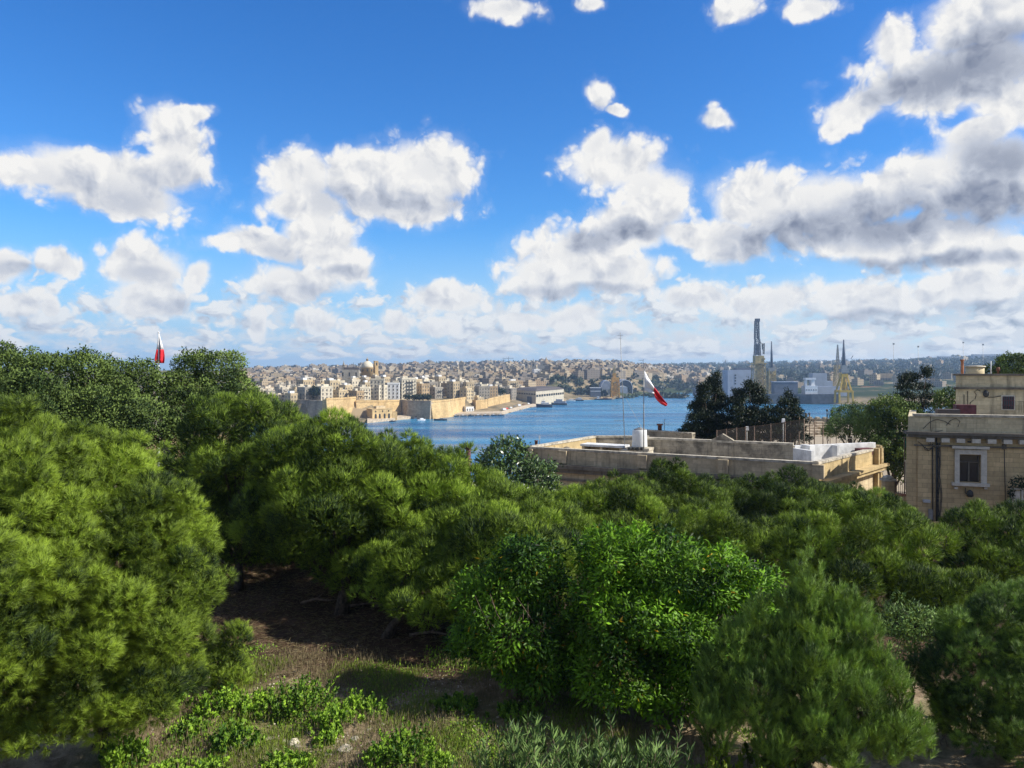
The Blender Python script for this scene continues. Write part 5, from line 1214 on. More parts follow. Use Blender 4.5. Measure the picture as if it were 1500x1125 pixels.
# ------------------------------------------------------------------ the right-hand house
def right_house():
    FL, FR, BR, BL = Vector((23.6, 45)), Vector((35.6, 41.2)), Vector((39, 51.6)), Vector((27.3, 52.0)); Z = 33.0
    r = thing('stone_house', 'weathered honey coloured stone house with a framed window and a set-back upper storey', 'house', (FL.x, FL.y, Z)); o = FL
    e = (FR - FL).normalized(); n = Vector((e.y, -e.x)); rz = math.atan2(e.y, e.x)
    L = lambda p: (p.x - o.x, p.y - o.y)
    def S(px, base=FL):
        k = (px - 750) / F; return (k * base.y - base.x) / (e.x - k * e.y)
    def pt(px, py, off=0.0, base=FL):
        p = base + e * S(px, base); return (p.x - o.x + n.x * off, p.y - o.y + n.y * off, zat(py, p.y) - Z)
    def pane(mb, x0, x1, y0, y1, depth, off, mi=0, base=FL):
        """a box on the facade between two pixel columns and rows, standing out by off + depth"""
        a, c = pt(x0, y0, 0, base), pt(x1, y1, 0, base); w = math.hypot(c[0] - a[0], c[1] - a[1]); m_ = ((a[0] + c[0]) / 2, (a[1] + c[1]) / 2)
        mb.box((m_[0] + n.x * (off + depth / 2), m_[1] + n.y * (off + depth / 2), (a[2] + c[2]) / 2), (w, depth, abs(a[2] - c[2])), rz=rz, mi=mi)
    zw = 41.0 - Z
    b = MB()
    # facade with a real opening: four panels round the window
    w0, w1 = S(1405), S(1436.5); zt_, zb_ = pt(1405, 666)[2], pt(1405, 706)[2]; Lw = (FR - FL).length
    def fpanel(s0, s1, z0, z1): b.wall((e.x * s0, e.y * s0), (e.x * s1, e.y * s1), z0, z1, .5, off=.25)
    fpanel(0, w0, -1.5, zw); fpanel(w1, Lw, -1.5, zw); fpanel(w0, w1, -1.5, zb_); fpanel(w0, w1, zt_, zw)
    b.wall(L(BL), L(FL), -1.5, zw, .5, off=-.25); b.wall(L(FR), L(BR), -1.5, zw, .5, off=.25); b.wall(L(BR), L(BL), -1.5, zw, .5, off=.25)
    b.build('wall', M['facade'], r)
    b = MB(); b.prism([L(p) for p in (FL + Vector((.1, .5)), FR + Vector((-.1, .5)), BR, BL)], 41.4 - Z, 41.7 - Z); b.build('roof', M['roofing'], r)
    b = MB(); b.wall(L(FL - e * .05), L(FR), 41.33 - Z, 42.22 - Z, .4, off=.2); b.wall(L(FL - e * .1), L(FR), 42.22 - Z, 42.36 - Z, .55, 1, off=.2); b.wall(L(BL), L(FL), 41.33 - Z, 42.2 - Z, .4, off=-.2); b.build('parapet', [M['facade_top'], M['coping']], r)
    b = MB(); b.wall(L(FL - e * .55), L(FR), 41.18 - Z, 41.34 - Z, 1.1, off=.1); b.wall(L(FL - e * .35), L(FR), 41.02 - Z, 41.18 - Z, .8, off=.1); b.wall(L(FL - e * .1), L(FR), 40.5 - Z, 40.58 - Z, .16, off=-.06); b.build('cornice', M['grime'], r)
    b = MB(); s = .7
    while s < Lw:
        b = MB(); q = FL + e * s; b.box((L(q)[0] + n.x * .16, L(q)[1] + n.y * .16, 40.88 - Z), (.42, .4, .24), rz=rz); b.build('bracket', M['trim'], r); s += .78
    b = MB(); pane(b, 1344, 1363, 648, 800, .10, .0); pane(b, 1342.5, 1365, 642, 650, .16, .0); b.build('corner_pilaster', M['facade'], r)
    # framed window
    w = thing('w', None, None); bpy.data.objects.remove(w)
    b = MB(); pane(b, 1398, 1405, 658, 708, .12, 0); pane(b, 1436.5, 1445, 658, 708, .12, 0); pane(b, 1398, 1445, 658, 666, .125, 0); pane(b, 1393.5, 1448, 652.5, 657.8, .26, 0); fr = b.build('window', M['trim'], r)
    b = MB(); pane(b, 1393.5, 1448, 706, 712.5, .3, 0); pane(b, 1397, 1402, 712.6, 716, .2, 0); pane(b, 1440, 1445, 712.6, 716, .2, 0); b.build('sill', M['trim'], fr)
    b = MB(); pane(b, 1405.2, 1407.5, 666.2, 705.8, .08, -.28); pane(b, 1434, 1436.3, 666.2, 705.8, .08, -.28); pane(b, 1419, 1421.5, 678, 705.8, .082, -.28); pane(b, 1405.2, 1436.3, 676, 678.6, .085, -.28); pane(b, 1405.2, 1436.3, 666.2, 668, .084, -.28); b.build('frame', M['grime'], fr)
    b = MB(); pane(b, 1405.2, 1436.3, 666.2, 705.8, .03, -.33); b.build('pane', M['glass'], fr)
    b = MB(); pane(b, 1403, 1438, 660, 712, .05, -.46); b.build('blind', M['dark'], fr)
    # dark fittings under the window, little vents, boxes
    b = MB(); a = pt(1419.5, 722, .22); b.lathe(a, [(.12, -.2), (.17, -.1), (.15, .1), (.05, .2)], 10); q = pt(1413.5, 714, .12); b.tube([q, pt(1412.6, 721, .16), pt(1415, 723, .2), a], .025, 6); b.build('wall_lamp', M['iron'], r)
    for x0, x1, y0, y1 in ((1417, 1423.5, 646, 648.6), (1418, 1425, 736, 738.6), (1393, 1408, 744.5, 750)):
        b = MB(); pane(b, x0, x1, y0, y1, .03, .0); b.build('vent', M['dark'], r)
    b = MB(); pane(b, 1467.5, 1473.5, 651, 658, .14, 0); b.build('junction_box', M['grime'], r)
    b = MB(); pane(b, 1351, 1361, 731, 735, .3, .1); b.build('lamp_hood', M['plaster'], r)
    b = MB(); pane(b, 1359, 1365, 745, 760, .16, .1); b.build('meter_box', M['metal'], r)
    # pipes and cables
    rr = np.random.RandomState(8)
    b = MB(); b.tube([pt(1371.5, 641, .06), pt(1371.5, 700, .06), pt(1371.5, 800, .06)], .045, 6); b.tube([pt(1366, 643, .04), pt(1366.4, 800, .04)], .03, 5); b.build('drainpipe', M['iron'], r)
    for k in range(5):
        x = 1373 + k * .9; pts = [pt(x + rr.uniform(-.8, .8) + (2.2 * math.sin((y - 700) / 16) if k > 2 and 695 < y < 745 else 0), y, .04 + .015 * k) for y in range(648, 800, 8)]
        b = MB(); b.tube(pts, .018, 5); b.build('cable', M['iron'], r)
    for k in range(7):
        a = (1346 + k * 4, 643 + rr.uniform(0, 12)); c = (1366 + rr.uniform(-6, 14), 640 + rr.uniform(0, 24)); pts = [pt(a[0] + (c[0] - a[0]) * f + rr.uniform(-1.5, 1.5), a[1] + (c[1] - a[1]) * f + 5 * math.sin(f * 3.1), .2 + .02 * k) for f in np.linspace(0, 1, 7)]
        b = MB(); b.tube(pts, .018, 5); b.build('cable', M['iron'], r)
    for pts_ in ([(1352, 628), (1362, 618), (1372, 614), (1384, 617), (1392, 622)], [(1386, 623), (1392, 616), (1400, 612.5), (1406, 617), (1403, 625)], [(1363, 608.5), (1363, 625), (1365, 641)], [(1349, 632), (1358, 634), (1372, 632), (1381, 630)]):
        b = MB(); b.tube([pt(x, y, .03) for x, y in pts_], .016, 5); b.build('cable', M['iron'], r)
    b = MB(); b.tube([pt(1383, 652, .03), pt(1425, 653.5, .03), pt(1468, 656, .03), pt(1520, 655, .03)], .02, 5); b.build('cable', M['iron'], r)
    b = MB(); b.tube([pt(1471, 657, .03), pt(1471.5, 690, .03), pt(1473, 760, .03)], .02, 5); b.build('cable', M['iron'], r)
    # balcony at the right, with plants
    b = MB(); pane(b, 1474, 1540, 733, 738, .9, 0); pane(b, 1474, 1540, 712, 716, .14, .74); 
    for k in range(8): a = pt(1490.5 + k * 5.5, 733, .8); b.lathe(a, [(.05, 0), (.09, .18), (.045, .32), (.08, .5), (.05, .78)], 8)
    pane(b, 1474.5, 1487, 716, 733, .12, .75); bal = b.build('balcony', M['trim'], r)
    pl_pts = []; pl_d = []; rr2 = np.random.RandomState(9)
    for k in range(420):
        px = rr2.uniform(1474, 1520); py = rr2.uniform(697, 713) if rr2.rand() < .75 else rr2.uniform(713, 728); px = px if py < 713 else rr2.uniform(1473, 1478)
        pl_pts.append(pt(px, py, .8 + rr2.uniform(-.2, .2))); pl_d.append((n.x + rr2.normal() * .6, n.y + rr2.normal() * .6, rr2.normal() * .6))
    PW = np.array(pl_pts); co, tn = leaves(rr2, PW + np.array([o.x, o.y, Z]), unit(np.array(pl_d)), .13, .09, 2); pw = np_mesh('balcony_plant', co, 1, 4, tn, [M['cypress']])
    tag(pw, 'dark leafy plants spilling over the stone balcony', 'plant')
    # set-back upper storey
    U = Vector((xat(1400, 50), 50)); UR = U + e * 12; b = MB(); zu0, zu1 = 41.6 - Z, 44.55 - Z
    bk = Vector((U.x * 1.065, U.y * 1.06)); b.prism([L(U), L(UR), L(UR + Vector((1, 3.2))), L(bk)], zu0, zu1); b.build('upper_storey', M['facade_top'], r)
    b = MB(); b.wall(L(U - e * .12), L(UR), zu1, zu1 + .12, .5, off=.1); b.wall(L(U - e * .1), L(UR), zu1 - .88, zu1 - .74, .3, off=-.02); b.build('cornice', M['grime'], r)
    b = MB()
    pane(b, 1466.5, 1486.5, 579, 601, .06, 0, base=U); uw = b.build('window', M['trim'], r)
    b = MB(); pane(b, 1468, 1485, 580.5, 599.5, .03, .045, base=U); b.build('pane', M['glass'], uw)
    b = MB()
    for k in range(5): pane(b, 1469 + k * 3.6, 1469.8 + k * 3.6, 580.5, 599.5, .02, .1, base=U)
    for y in (586, 593): pane(b, 1468, 1485, y, y + .9, .021, .1, base=U)
    b.build('window_bars', M['maroon'], uw)
    b = MB(); a = pt(1443, 577, .2, U); b.lathe(a, [(.06, -.22), (.16, -.1), (.18, .12), (.05, .24)], 8); b.bar(pt(1443, 572, 0, U), (a[0], a[1], a[2] + .22), .03); b.build('wall_lamp', M['iron'], r)
    for pts_ in ([(1428, 585), (1430, 578), (1427, 574), (1432, 571), (1436, 573)], [(1417, 573), (1417.5, 600)], [(1412, 578), (1412, 600)], [(1447, 582), (1455, 582), (1466, 580)], [(1426, 586), (1421, 590), (1421, 600)]):
        b = MB(); b.tube([pt(x, y, .03, U) for x, y in pts_], .02, 5); b.build('cable', M['iron'], r)
    b = MB()
    for k in range(7): b.tube([pt(1489 + k * 3, 588, .5, U), pt(1489 + k * 3, 604, .5, U)], .014, 5)
    b.bar(pt(1487, 588, .5, U), pt(1512, 588, .5, U), .03); b.build('railing', M['iron'], r)
    b = MB(); b.box((*L(Vector((xat(1413, 47.5), 47.5))), 42.35 - Z), (1.1, .8, .85), rz=rz); b.build('maroon_hatch', M['maroon'], r)
    b = MB(); b.box((*L(Vector((xat(1388, 47.0), 47.0))), 42.35 - Z), (1.2, .8, .35), rz=rz); b.build('roof_hatch', M['roof_dark'], r)
    # on the upper roof
    d = 53.5; k = thing('roof_tank', 'round cream tank on the roof of the upper storey', 'tank', (xat(1428, d), d, zu1 + Z + .1)); b = MB(); b.lathe((0, 0, 0), [(.58, -.4), (.58, .45)], 18); b.build('body', M['facade_top'], k); b = MB(); b.lathe((0, 0, .45), [(.66, 0), (.66, .08), (.3, .12)], 18); b.build('lid', M['coping'], k)
    d = 52.0; b = MB(); b.lathe((0, 0, -.3), [(.10, 0), (.09, .9), (.085, 1.25), (.12, 1.27), (.12, 1.38)], 10); tag(b.build('chimney_pipe', M['terracotta'], None, (xat(1409.5, d), d, zu1 + Z)), 'slender terracotta chimney pipe at the corner of the upper storey roof', 'chimney')
    d = 52.5; b = MB(); b.tube([(0, 0, -.2), (0, 0, .95)], .035, 6); tag(b.build('roof_pole', M['plaster'], None, (xat(1451.5, d), d, zu1 + Z)), 'short white pole on the upper roof right of the cream tank', 'pole')
    b = MB(); b.lathe((0, 0, -.2), [(.07, 0), (.06, .5), (.13, .52), (.1, .75)], 8); tag(b.build('chimney_pipe', M['rust'], None, (xat(1462, d), d, zu1 + Z)), 'stubby rusty chimney pot on the upper roof before the tree', 'chimney')
    # gate pillar, low wall, railing, netting frame beside the house
    d = 47.5; zg = ground_z(xat(1300, d), d); gp = thing('gate_pillar', 'orange stone gate pillar with a capped top beside the house', 'pillar', (xat(1300.5, d), d, zg)); zz = lambda y: zat(y, d) - zg
    b = MB(); b.box((0, 0, zz(704) / 2), (.56, .56, zz(704))); b.build('shaft', M['facade'], gp); b = MB(); b.box((0, 0, zz(702.6)), (.72, .72, .12)); b.lathe((0, 0, zz(701.2)), [(.40, 0), (.34, .12), (.12, .22)], 4); b.build('cap', M['coping'], gp)
    q0, q1 = Vector((xat(1308, d), d)), Vector((xat(1344, 46.5), 46.5)); b = MB(); b.wall(q0, q1, 30.5, zat(724, d), .45); b.wall(q0, q1, zat(724, d), zat(722, d), .6, 1); b.wall(q0, q1, zat(731, d), zat(729.5, d), .52); tag(b.build('garden_wall', [M['facade'], M['terracotta']]), 'orange garden wall between the gate pillar and the house', 'wall')
    rl = thing('railing', 'iron railing on the orange garden wall', 'railing', (q0.x, q0.y, zat(722, d))); b = MB()
    for k in range(14): p_ = (q1 - q0) * (k / 13.0); b.tube([(p_.x, p_.y, 0), (p_.x, p_.y, .75)], .014, 5)
    p_ = q1 - q0; b.bar((0, 0, .7), (p_.x, p_.y, .7), .03); b.bar((0, 0, .1), (p_.x, p_.y, .1), .03); b.build('bars', M['iron'], rl)
    d = 50.0; nf = thing('netting_screen', 'torn green netting on a pole frame at the corner of the house', 'netting', (xat(1333, d), d, 33.5)); zz = lambda y: zat(y, d) - 33.5; X = lambda p_: xat(p_, d) - nf.location.x
    b = MB(); b.tube([(X(1325), 0, 0), (X(1325), 0, zz(640))], .04, 6); b.tube([(X(1341), 0, 0), (X(1341), 0, zz(640))], .04, 6); b.bar((X(1325), 0, zz(641)), (X(1341), 0, zz(641)), .04); b.build('frame', M['branch_dry'], nf)
    b = MB(); rr3 = np.random.RandomState(2); g = []
    for j in range(7):
        for i in range(7): f = i / 6; g.append((X(1326 + f * 16 - (j > 3) * (1 - f) * -(j - 3) * 2.5), .12 * math.sin(i * 2 + j), zz(641 + j * 4.6 + rr3.uniform(-.6, .6))))
    b.add(g, [(j * 7 + i, j * 7 + i + 1, (j + 1) * 7 + i + 1, (j + 1) * 7 + i) for j in range(6) for i in range(6)], 0, True); b.build('net', M['green_net'], nf)
    b = MB(); b.box((0, 0, .9), (.42, .42, 1.8)); b.box((0, 0, 1.85), (.5, .5, .1)); d = 49.0; tag(b.build('gate_post', M['terrace'], None, (xat(1333.5, d), d, zat(718, d))), 'pale square stone post just left of the house corner', 'post')
right_house()

# cream house seen through the gap in the oaks on the left
def left_house():
    d = 62.0; x = xat(245, d); zb = ground_z(x, d); r = thing('stone_house', 'cream stone house glimpsed through the gap between the oaks and pines on the left', 'house', (x, d, zb)); h = zat(628, d) - zb
    b = MB(); b.box((0, 3, h / 2), (9, 6, h), rz=.25); b.build('wall', M['terrace_gold'], r)
    b = MB(); b.box((0, 3, h + .1), (9.5, 6.5, .3), rz=.25); b.build('cornice', M['coping'], r)
    for k in (-2.4, .1, 2.6):
        b = MB(); b.box((k, -.12 + k * .25, h - 2.2), (1.0, .3, 1.9), rz=.25); b.build('window', M['dark'], r)
left_house()

# ------------------------------------------------------------------ the garden trees
def crown_from_lobes(rng, d0, lobes, n_each, rp, zmin=-0.5, flat=0.85, jit=0.2):
    """lobes: (px centre, row of top, row of bottom, width px, depth) -> puffs in world space, lobe list"""
    P = []; info = []
    for px, yt, yb, w, d in lobes:
        w *= 1.08
        zt, zb = zat(yt, d), zat(yb, d); R = np.array([w / 2 / F * d, w / 2 / F * d * .95, (zt - zb) / 2]); c = np.array([xat(px, d), d, (zt + zb) / 2])
        info.append((c, R)); P += shell_puffs(rng, c, R, max(8, int(n_each * (R[0] * R[2]) / 2.6)), min(rp, .5 * min(R)), zmin, jit, flat)
    return P, info
def tree_root(name, label, cat, px, d, group=None):
    x = xat(px, d); return thing(name, label, cat, (x, d, ground_z(x, d)), group)
def rebase(o_co, root): return o_co - np.array(root.location)
def add_trunk(root, rng, info, r0, limbs=6, mat='bark', fork=.45):
    c = np.mean([i[0] for i in info], axis=0); R = np.max([i[1] for i in info], axis=0); R = np.array([max(R[0], np.ptp([i[0][0] for i in info]) / 2 + .4 * R[0]), R[1], R[2]])
    loc = np.array(root.location); t = trunk_mesh((0, 0, 0), c - loc, R * .8, rng, r0, limbs, 'trunk', mat, root, fork=fork)
    # one limb into each lobe of the crown
    mb = MB()
    for ci, Ri in info:
        q = Vector(ci - loc); p = Vector((q.x * .12, q.y * .12, min(q.z - .3, max(.8, q.z * .4)))); m_ = p.lerp(q, .55) + Vector((rng.normal() * .12, rng.normal() * .12, .2))
        mb.tube([p, m_, q], [r0 * .5, r0 * .32, r0 * .08], 6)
    if len(info) > 1: mb.build('limb', M[mat], root)
def pine(label, px, d, lobes, seed, n_each=26, rp=.62, per=62, K=9, L=.15, w=.013, mat='needle_mid', up=.75, spread=.8, r0=.16, tone0=0.0, twig=.10, zmin=-.45, name='pine_tree', trunk=True, inner=.5, yellow=0.0):
    rng = np.random.RandomState(seed); root = tree_root(name, label, 'tree', px, d)
    P, info = crown_from_lobes(rng, d, lobes, n_each, rp, zmin)
    pts, dirs, own = puff_points(rng, P, per, inner=inner)
    tn = np.clip(clump_tone(rng, own, len(P)) + tone0, 0, 1)
    if yellow: tn[rng.rand(len(tn)) < yellow] = 1.0
    co, t = needles(rng, pts, dirs, K, L, w, up, spread, twig, tn)
    np_mesh('crown', rebase(co, root), 1, 3, t, [M[mat]], root)
    if trunk: add_trunk(root, rng, info, r0)
    return root
def broadleaf(label, px, d, lobes, seed, mat='oak', n_each=26, rp=.7, per=55, L=.13, w=.075, n=2, r0=.16, name='oak_tree', droop=0.0, up=.35, jit=.7, yellow=0.0, zmin=-.5, cat='tree', inner=.5, limbs=7, mtr='bark', tone0=0.0, flat=.85):
    rng = np.random.RandomState(seed); root = tree_root(name, label, cat, px, d)
    P, info = crown_from_lobes(rng, d, lobes, n_each, rp, zmin, flat)
    pts, dirs, own = puff_points(rng, P, per, inner=inner)
    tn = np.clip(clump_tone(rng, own, len(P)) + tone0, 0, 1)
    co, t = leaves(rng, pts, dirs, L, w, n, up, jit, droop, tn, yellow)
    np_mesh('crown', rebase(co, root), 1, 4, t, [M[mat]], root)
    add_trunk(root, rng, info, r0, limbs, mtr)
    return root

# two big pines close on the left: long needles in starry tufts
NEAR = dict(per=95, K=52, inner=.45, L=.145, w=.0062, spread=1.2, twig=.10, mat='needle', r0=.2)
pine('big bright pine closest on the left, cut by the picture edge', -40, 14.5, [(-30, 585, 1010, 330, 14.4), (-60, 640, 1100, 300, 13.4), (40, 610, 800, 150, 15.0), (20, 700, 1000, 200, 14.6)], 101, 26, .45, **NEAR)
pine('big yellow-green pine with starry needle tufts, its boughs reaching the ground', 150, 16.2, [(130, 626, 800, 190, 16.2), (205, 690, 880, 190, 15.8), (150, 790, 1010, 290, 15.2), (70, 850, 1085, 240, 14.8), (258, 790, 940, 120, 15.6), (265, 870, 1000, 80, 15.6), (190, 940, 1085, 170, 15.2), (100, 930, 1110, 200, 15.0), (40, 880, 1100, 160, 14.8), (180, 720, 900, 220, 16), (240, 930, 1060, 110, 15.6), (110, 960, 1125, 190, 15.4)], 102, 26, .42, yellow=.004, **NEAR)
pine('small pine sapling at the foot of the big yellow-green pine', 325, 19.0, [(345, 912, 965, 44, 19), (322, 940, 1010, 64, 19), (338, 960, 1020, 60, 18.8)], 103, 30, .22, per=170, K=24, L=.12, w=.007, mat='needle', r0=.05, name='pine_sapling')

# holm oaks behind them along the left
OAK = dict(per=105, L=.14, w=.075, n=2, inner=.4)
broadleaf('holm oak at the far left, behind the closest pine', 10, 34, [(-10, 505, 640, 130, 34), (40, 540, 680, 120, 33), (-60, 530, 700, 120, 33)], 110, n_each=22, **OAK)
broadleaf('broad holm oak between the far left oak and the limp flag', 115, 36, [(75, 514, 640, 90, 36), (125, 512, 600, 75, 36), (150, 560, 690, 130, 34.5), (85, 580, 700, 120, 34)], 111, n_each=24, **OAK)
broadleaf('holm oak crown below the limp flag, over the cream house', 195, 38, [(172, 522, 620, 70, 38), (212, 525, 620, 62, 38), (200, 580, 680, 110, 36), (165, 600, 690, 90, 35)], 112, n_each=24, **OAK)
broadleaf('taller open crowned holm oak right of the limp flag', 305, 40, [(285, 506, 580, 50, 40), (322, 514, 600, 70, 40), (262, 538, 610, 50, 39), (345, 545, 610, 60, 40), (300, 560, 650, 110, 38), (258, 600, 660, 44, 36)], 113, n_each=22, **OAK)
# pines behind the clearing
MID = dict(per=135, K=10, L=.18, w=.0135, inner=.5, n_each=15, rp=.80, spread=.85)
pine('dark pine with a bright layered top, left of the clearing', 350, 28, [(352, 570, 650, 130, 28), (400, 588, 700, 110, 28.5), (318, 600, 690, 90, 27.5), (360, 640, 720, 150, 27), (300, 690, 800, 110, 28), (345, 720, 850, 150, 29), (400, 700, 830, 110, 28.6), (285, 760, 850, 90, 28.5)], 120, tone0=-.2, **MID)  # leaf tone lowered: the large pine's shadow is put into the colour
pine('large dark pine with spreading clumps in the middle, over the shaded clearing', 500, 25.5, [(430, 622, 720, 100, 26), (490, 606, 700, 120, 26), (545, 640, 730, 130, 26), (440, 650, 760, 120, 25.5), (390, 690, 830, 90, 25.6), (540, 790, 885, 150, 26.5), (600, 640, 720, 110, 26.5), (650, 655, 740, 110, 26), (480, 700, 810, 170, 25), (580, 700, 800, 150, 25.2), (430, 740, 840, 110, 25.5), (540, 770, 850, 150, 25.5), (500, 660, 780, 180, 25.8), (600, 720, 850, 170, 26), (470, 760, 845, 130, 26)], 121, tone0=-.1, r0=.22, **MID)
pine('pine standing before the large dark one, its trunk rising from the shaded clearing', 565, 23.0, [(610, 775, 860, 110, 23), (560, 800, 870, 90, 23.2), (640, 800, 910, 130, 22.8), (690, 810, 930, 110, 22.6), (590, 830, 900, 120, 23.2), (640, 840, 925, 140, 22.2), (700, 830, 930, 120, 21.8)], 122, r0=.17, **MID)
pine('feathery light green pine in front of the roof terrace left end', 730, 25, [(700, 690, 780, 150, 25.5), (770, 715, 800, 140, 25), (650, 720, 830, 120, 24.5), (820, 740, 820, 90, 25), (720, 760, 870, 160, 24.2), (660, 770, 880, 140, 24.6), (790, 780, 870, 120, 24.6)], 123, tone0=.08, **MID)
broadleaf('young dark leafy tree before the left corner of the roof terrace', 752, 42, [(745, 637, 700, 56, 42), (730, 655, 730, 76, 41.5), (775, 670, 730, 80, 41.5), (790, 690, 730, 50, 41), (756, 690, 750, 120, 41)], 124, mat='rubber', n_each=24, rp=.55, per=46, L=.22, w=.10, n=2, name='leafy_tree', inner=.35)
pine('round topped pine below the left part of the terrace wall', 890, 33, [(905, 695, 770, 100, 33), (860, 710, 780, 90, 33), (935, 720, 790, 90, 32.5), (890, 740, 850, 160, 32), (940, 760, 860, 120, 32)], 125, tone0=0.04, **MID)
pine('pine under the water tank with a rounded crown', 985, 35, [(985, 678, 730, 70, 35), (950, 700, 760, 80, 34.5), (1020, 695, 770, 100, 35), (985, 720, 810, 150, 34.5)], 126, tone0=-0.22, **MID)
pine('low domed pine below the long terrace parapet', 1040, 29, [(1045, 738, 810, 110, 29), (1000, 760, 820, 90, 29), (1095, 768, 860, 110, 28.5), (1040, 780, 880, 190, 28.8), (985, 780, 870, 90, 29)], 127, tone0=0.08, **MID)
pine('dark pine hiding the terrace corner', 1120, 37, [(1110, 700, 770, 130, 37), (1060, 705, 770, 80, 37), (1175, 700, 770, 110, 37.5), (1120, 735, 820, 190, 37)], 128, tone0=-.30, **MID)
pine('dark pine below the sunlit end of the terrace', 1235, 38, [(1225, 708, 780, 90, 38), (1275, 715, 780, 90, 38), (1305, 735, 830, 90, 37), (1230, 745, 830, 160, 37.5)], 129, tone0=-.24, **MID)
pine('broad flat topped pine in the right middle, dark below its sunlit layers', 1255, 25.5, [(1250, 728, 800, 180, 25.5), (1320, 755, 830, 150, 25.5), (1180, 755, 830, 120, 25.2), (1250, 790, 880, 220, 25), (1310, 810, 890, 140, 24.8), (1200, 810, 900, 130, 24.8), (1260, 830, 910, 190, 24.6), (1170, 780, 850, 90, 25)], 130, r0=.22, tone0=-0.02, **MID)
pine('small pine between the broad flat topped pine and the house', 1395, 23.5, [(1375, 838, 900, 80, 23.5), (1420, 835, 890, 70, 23.5), (1345, 850, 920, 80, 23.5), (1395, 860, 930, 130, 23.5)], 131, tone0=-0.2, **MID)
pine('round dark pine in front of the house facade', 1455, 29, [(1430, 742, 830, 100, 29), (1490, 738, 830, 110, 29), (1460, 780, 860, 150, 28.6), (1540, 760, 850, 90, 29), (1430, 790, 880, 120, 28.6), (1490, 800, 880, 110, 28.6)], 132, tone0=-.2, **MID)
pine('added pine hidden behind the left bush to shade the clearing', 745, 22.8, [(720, 735, 850, 120, 22.8), (790, 748, 860, 120, 22.8), (690, 790, 900, 110, 22.5), (760, 800, 920, 140, 22.4)], 163, tone0=-.03, **MID)  # added pine, placed behind the bush to throw shade on the clearing
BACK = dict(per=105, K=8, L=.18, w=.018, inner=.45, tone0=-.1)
pine('shaded pine at the back of the clearing, below the tall holm oak', 330, 34, [(300, 640, 760, 120, 34), (350, 650, 780, 120, 34.5), (270, 700, 830, 110, 34), (340, 730, 845, 170, 33.5), (400, 690, 830, 110, 34)], 160, **dict(BACK, tone0=-.35))  # tone lowered so the neighbouring pine's shadow sits in its leaf colour
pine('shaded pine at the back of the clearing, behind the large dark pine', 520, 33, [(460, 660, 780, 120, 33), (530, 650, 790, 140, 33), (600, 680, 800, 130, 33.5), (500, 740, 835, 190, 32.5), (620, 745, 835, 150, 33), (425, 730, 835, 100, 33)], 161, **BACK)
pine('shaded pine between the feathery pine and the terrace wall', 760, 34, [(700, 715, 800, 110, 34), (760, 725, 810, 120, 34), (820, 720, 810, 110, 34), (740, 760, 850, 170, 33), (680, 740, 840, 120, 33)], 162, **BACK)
pine('added pine behind the standing trunk, shading the clearing', 650, 30.5, [(620, 690, 800, 120, 30.5), (690, 720, 830, 130, 30.5), (650, 760, 855, 170, 30.2), (600, 700, 850, 150, 28.4), (560, 720, 850, 120, 28.6)], 164, **BACK)  # added pine; its nearer lobes are there to shade the clearing
YNG = dict(per=95, K=48, L=.14, w=.0060, spread=1.0, twig=.2, mat='needle_blue', up=1.7)
pine('young pine with upright feathery shoots at the front right', 1185, 14.9, [(1180, 806, 960, 44, 15.3), (1163, 850, 990, 50, 15.2), (1205, 850, 990, 46, 15.3), (1240, 862, 1000, 44, 15.2), (1262, 890, 1020, 50, 15.1), (1225, 900, 1060, 60, 15.1), (1112, 872, 1000, 40, 15.2), (1092, 905, 1040, 46, 15.2), (1130, 905, 1040, 50, 15.1), (1058, 915, 1020, 36, 15.2), (1035, 960, 1060, 34, 15.2), (1070, 960, 1080, 50, 15.1), (1165, 930, 1090, 70, 14.9), (1285, 940, 1070, 50, 14.9), (1310, 985, 1100, 50, 14.8), (1335, 1040, 1130, 44, 14.8), (1190, 980, 1120, 90, 14.8), (1250, 970, 1110, 80, 14.8), (1110, 980, 1110, 80, 14.9), (1050, 1010, 1110, 60, 14.9), (1290, 1030, 1140, 80, 14.7), (1220, 1040, 1160, 100, 14.7), (1150, 1040, 1150, 90, 14.8), (1180, 900, 1080, 150, 15.3)], 133, 60, .26, tone0=.12, r0=.09, zmin=-.7, inner=.4, **YNG)
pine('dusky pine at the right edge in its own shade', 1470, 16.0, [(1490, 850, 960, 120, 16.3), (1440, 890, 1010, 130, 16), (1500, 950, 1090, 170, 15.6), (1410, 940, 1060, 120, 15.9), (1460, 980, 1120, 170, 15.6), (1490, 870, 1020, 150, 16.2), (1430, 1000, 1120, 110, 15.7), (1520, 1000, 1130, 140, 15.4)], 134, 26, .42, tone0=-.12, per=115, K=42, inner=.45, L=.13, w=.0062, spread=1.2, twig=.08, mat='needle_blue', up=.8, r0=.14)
broadleaf('grey leaved shrub between the young pine and the right edge pine', 1335, 17.5, [(1330, 880, 960, 90, 17.6), (1370, 900, 980, 90, 17.4), (1320, 940, 1020, 70, 17.4)], 135, mat='oleander', n_each=30, rp=.36, per=110, L=.10, w=.032, n=3, name='shrub', cat='shrub', r0=.05)
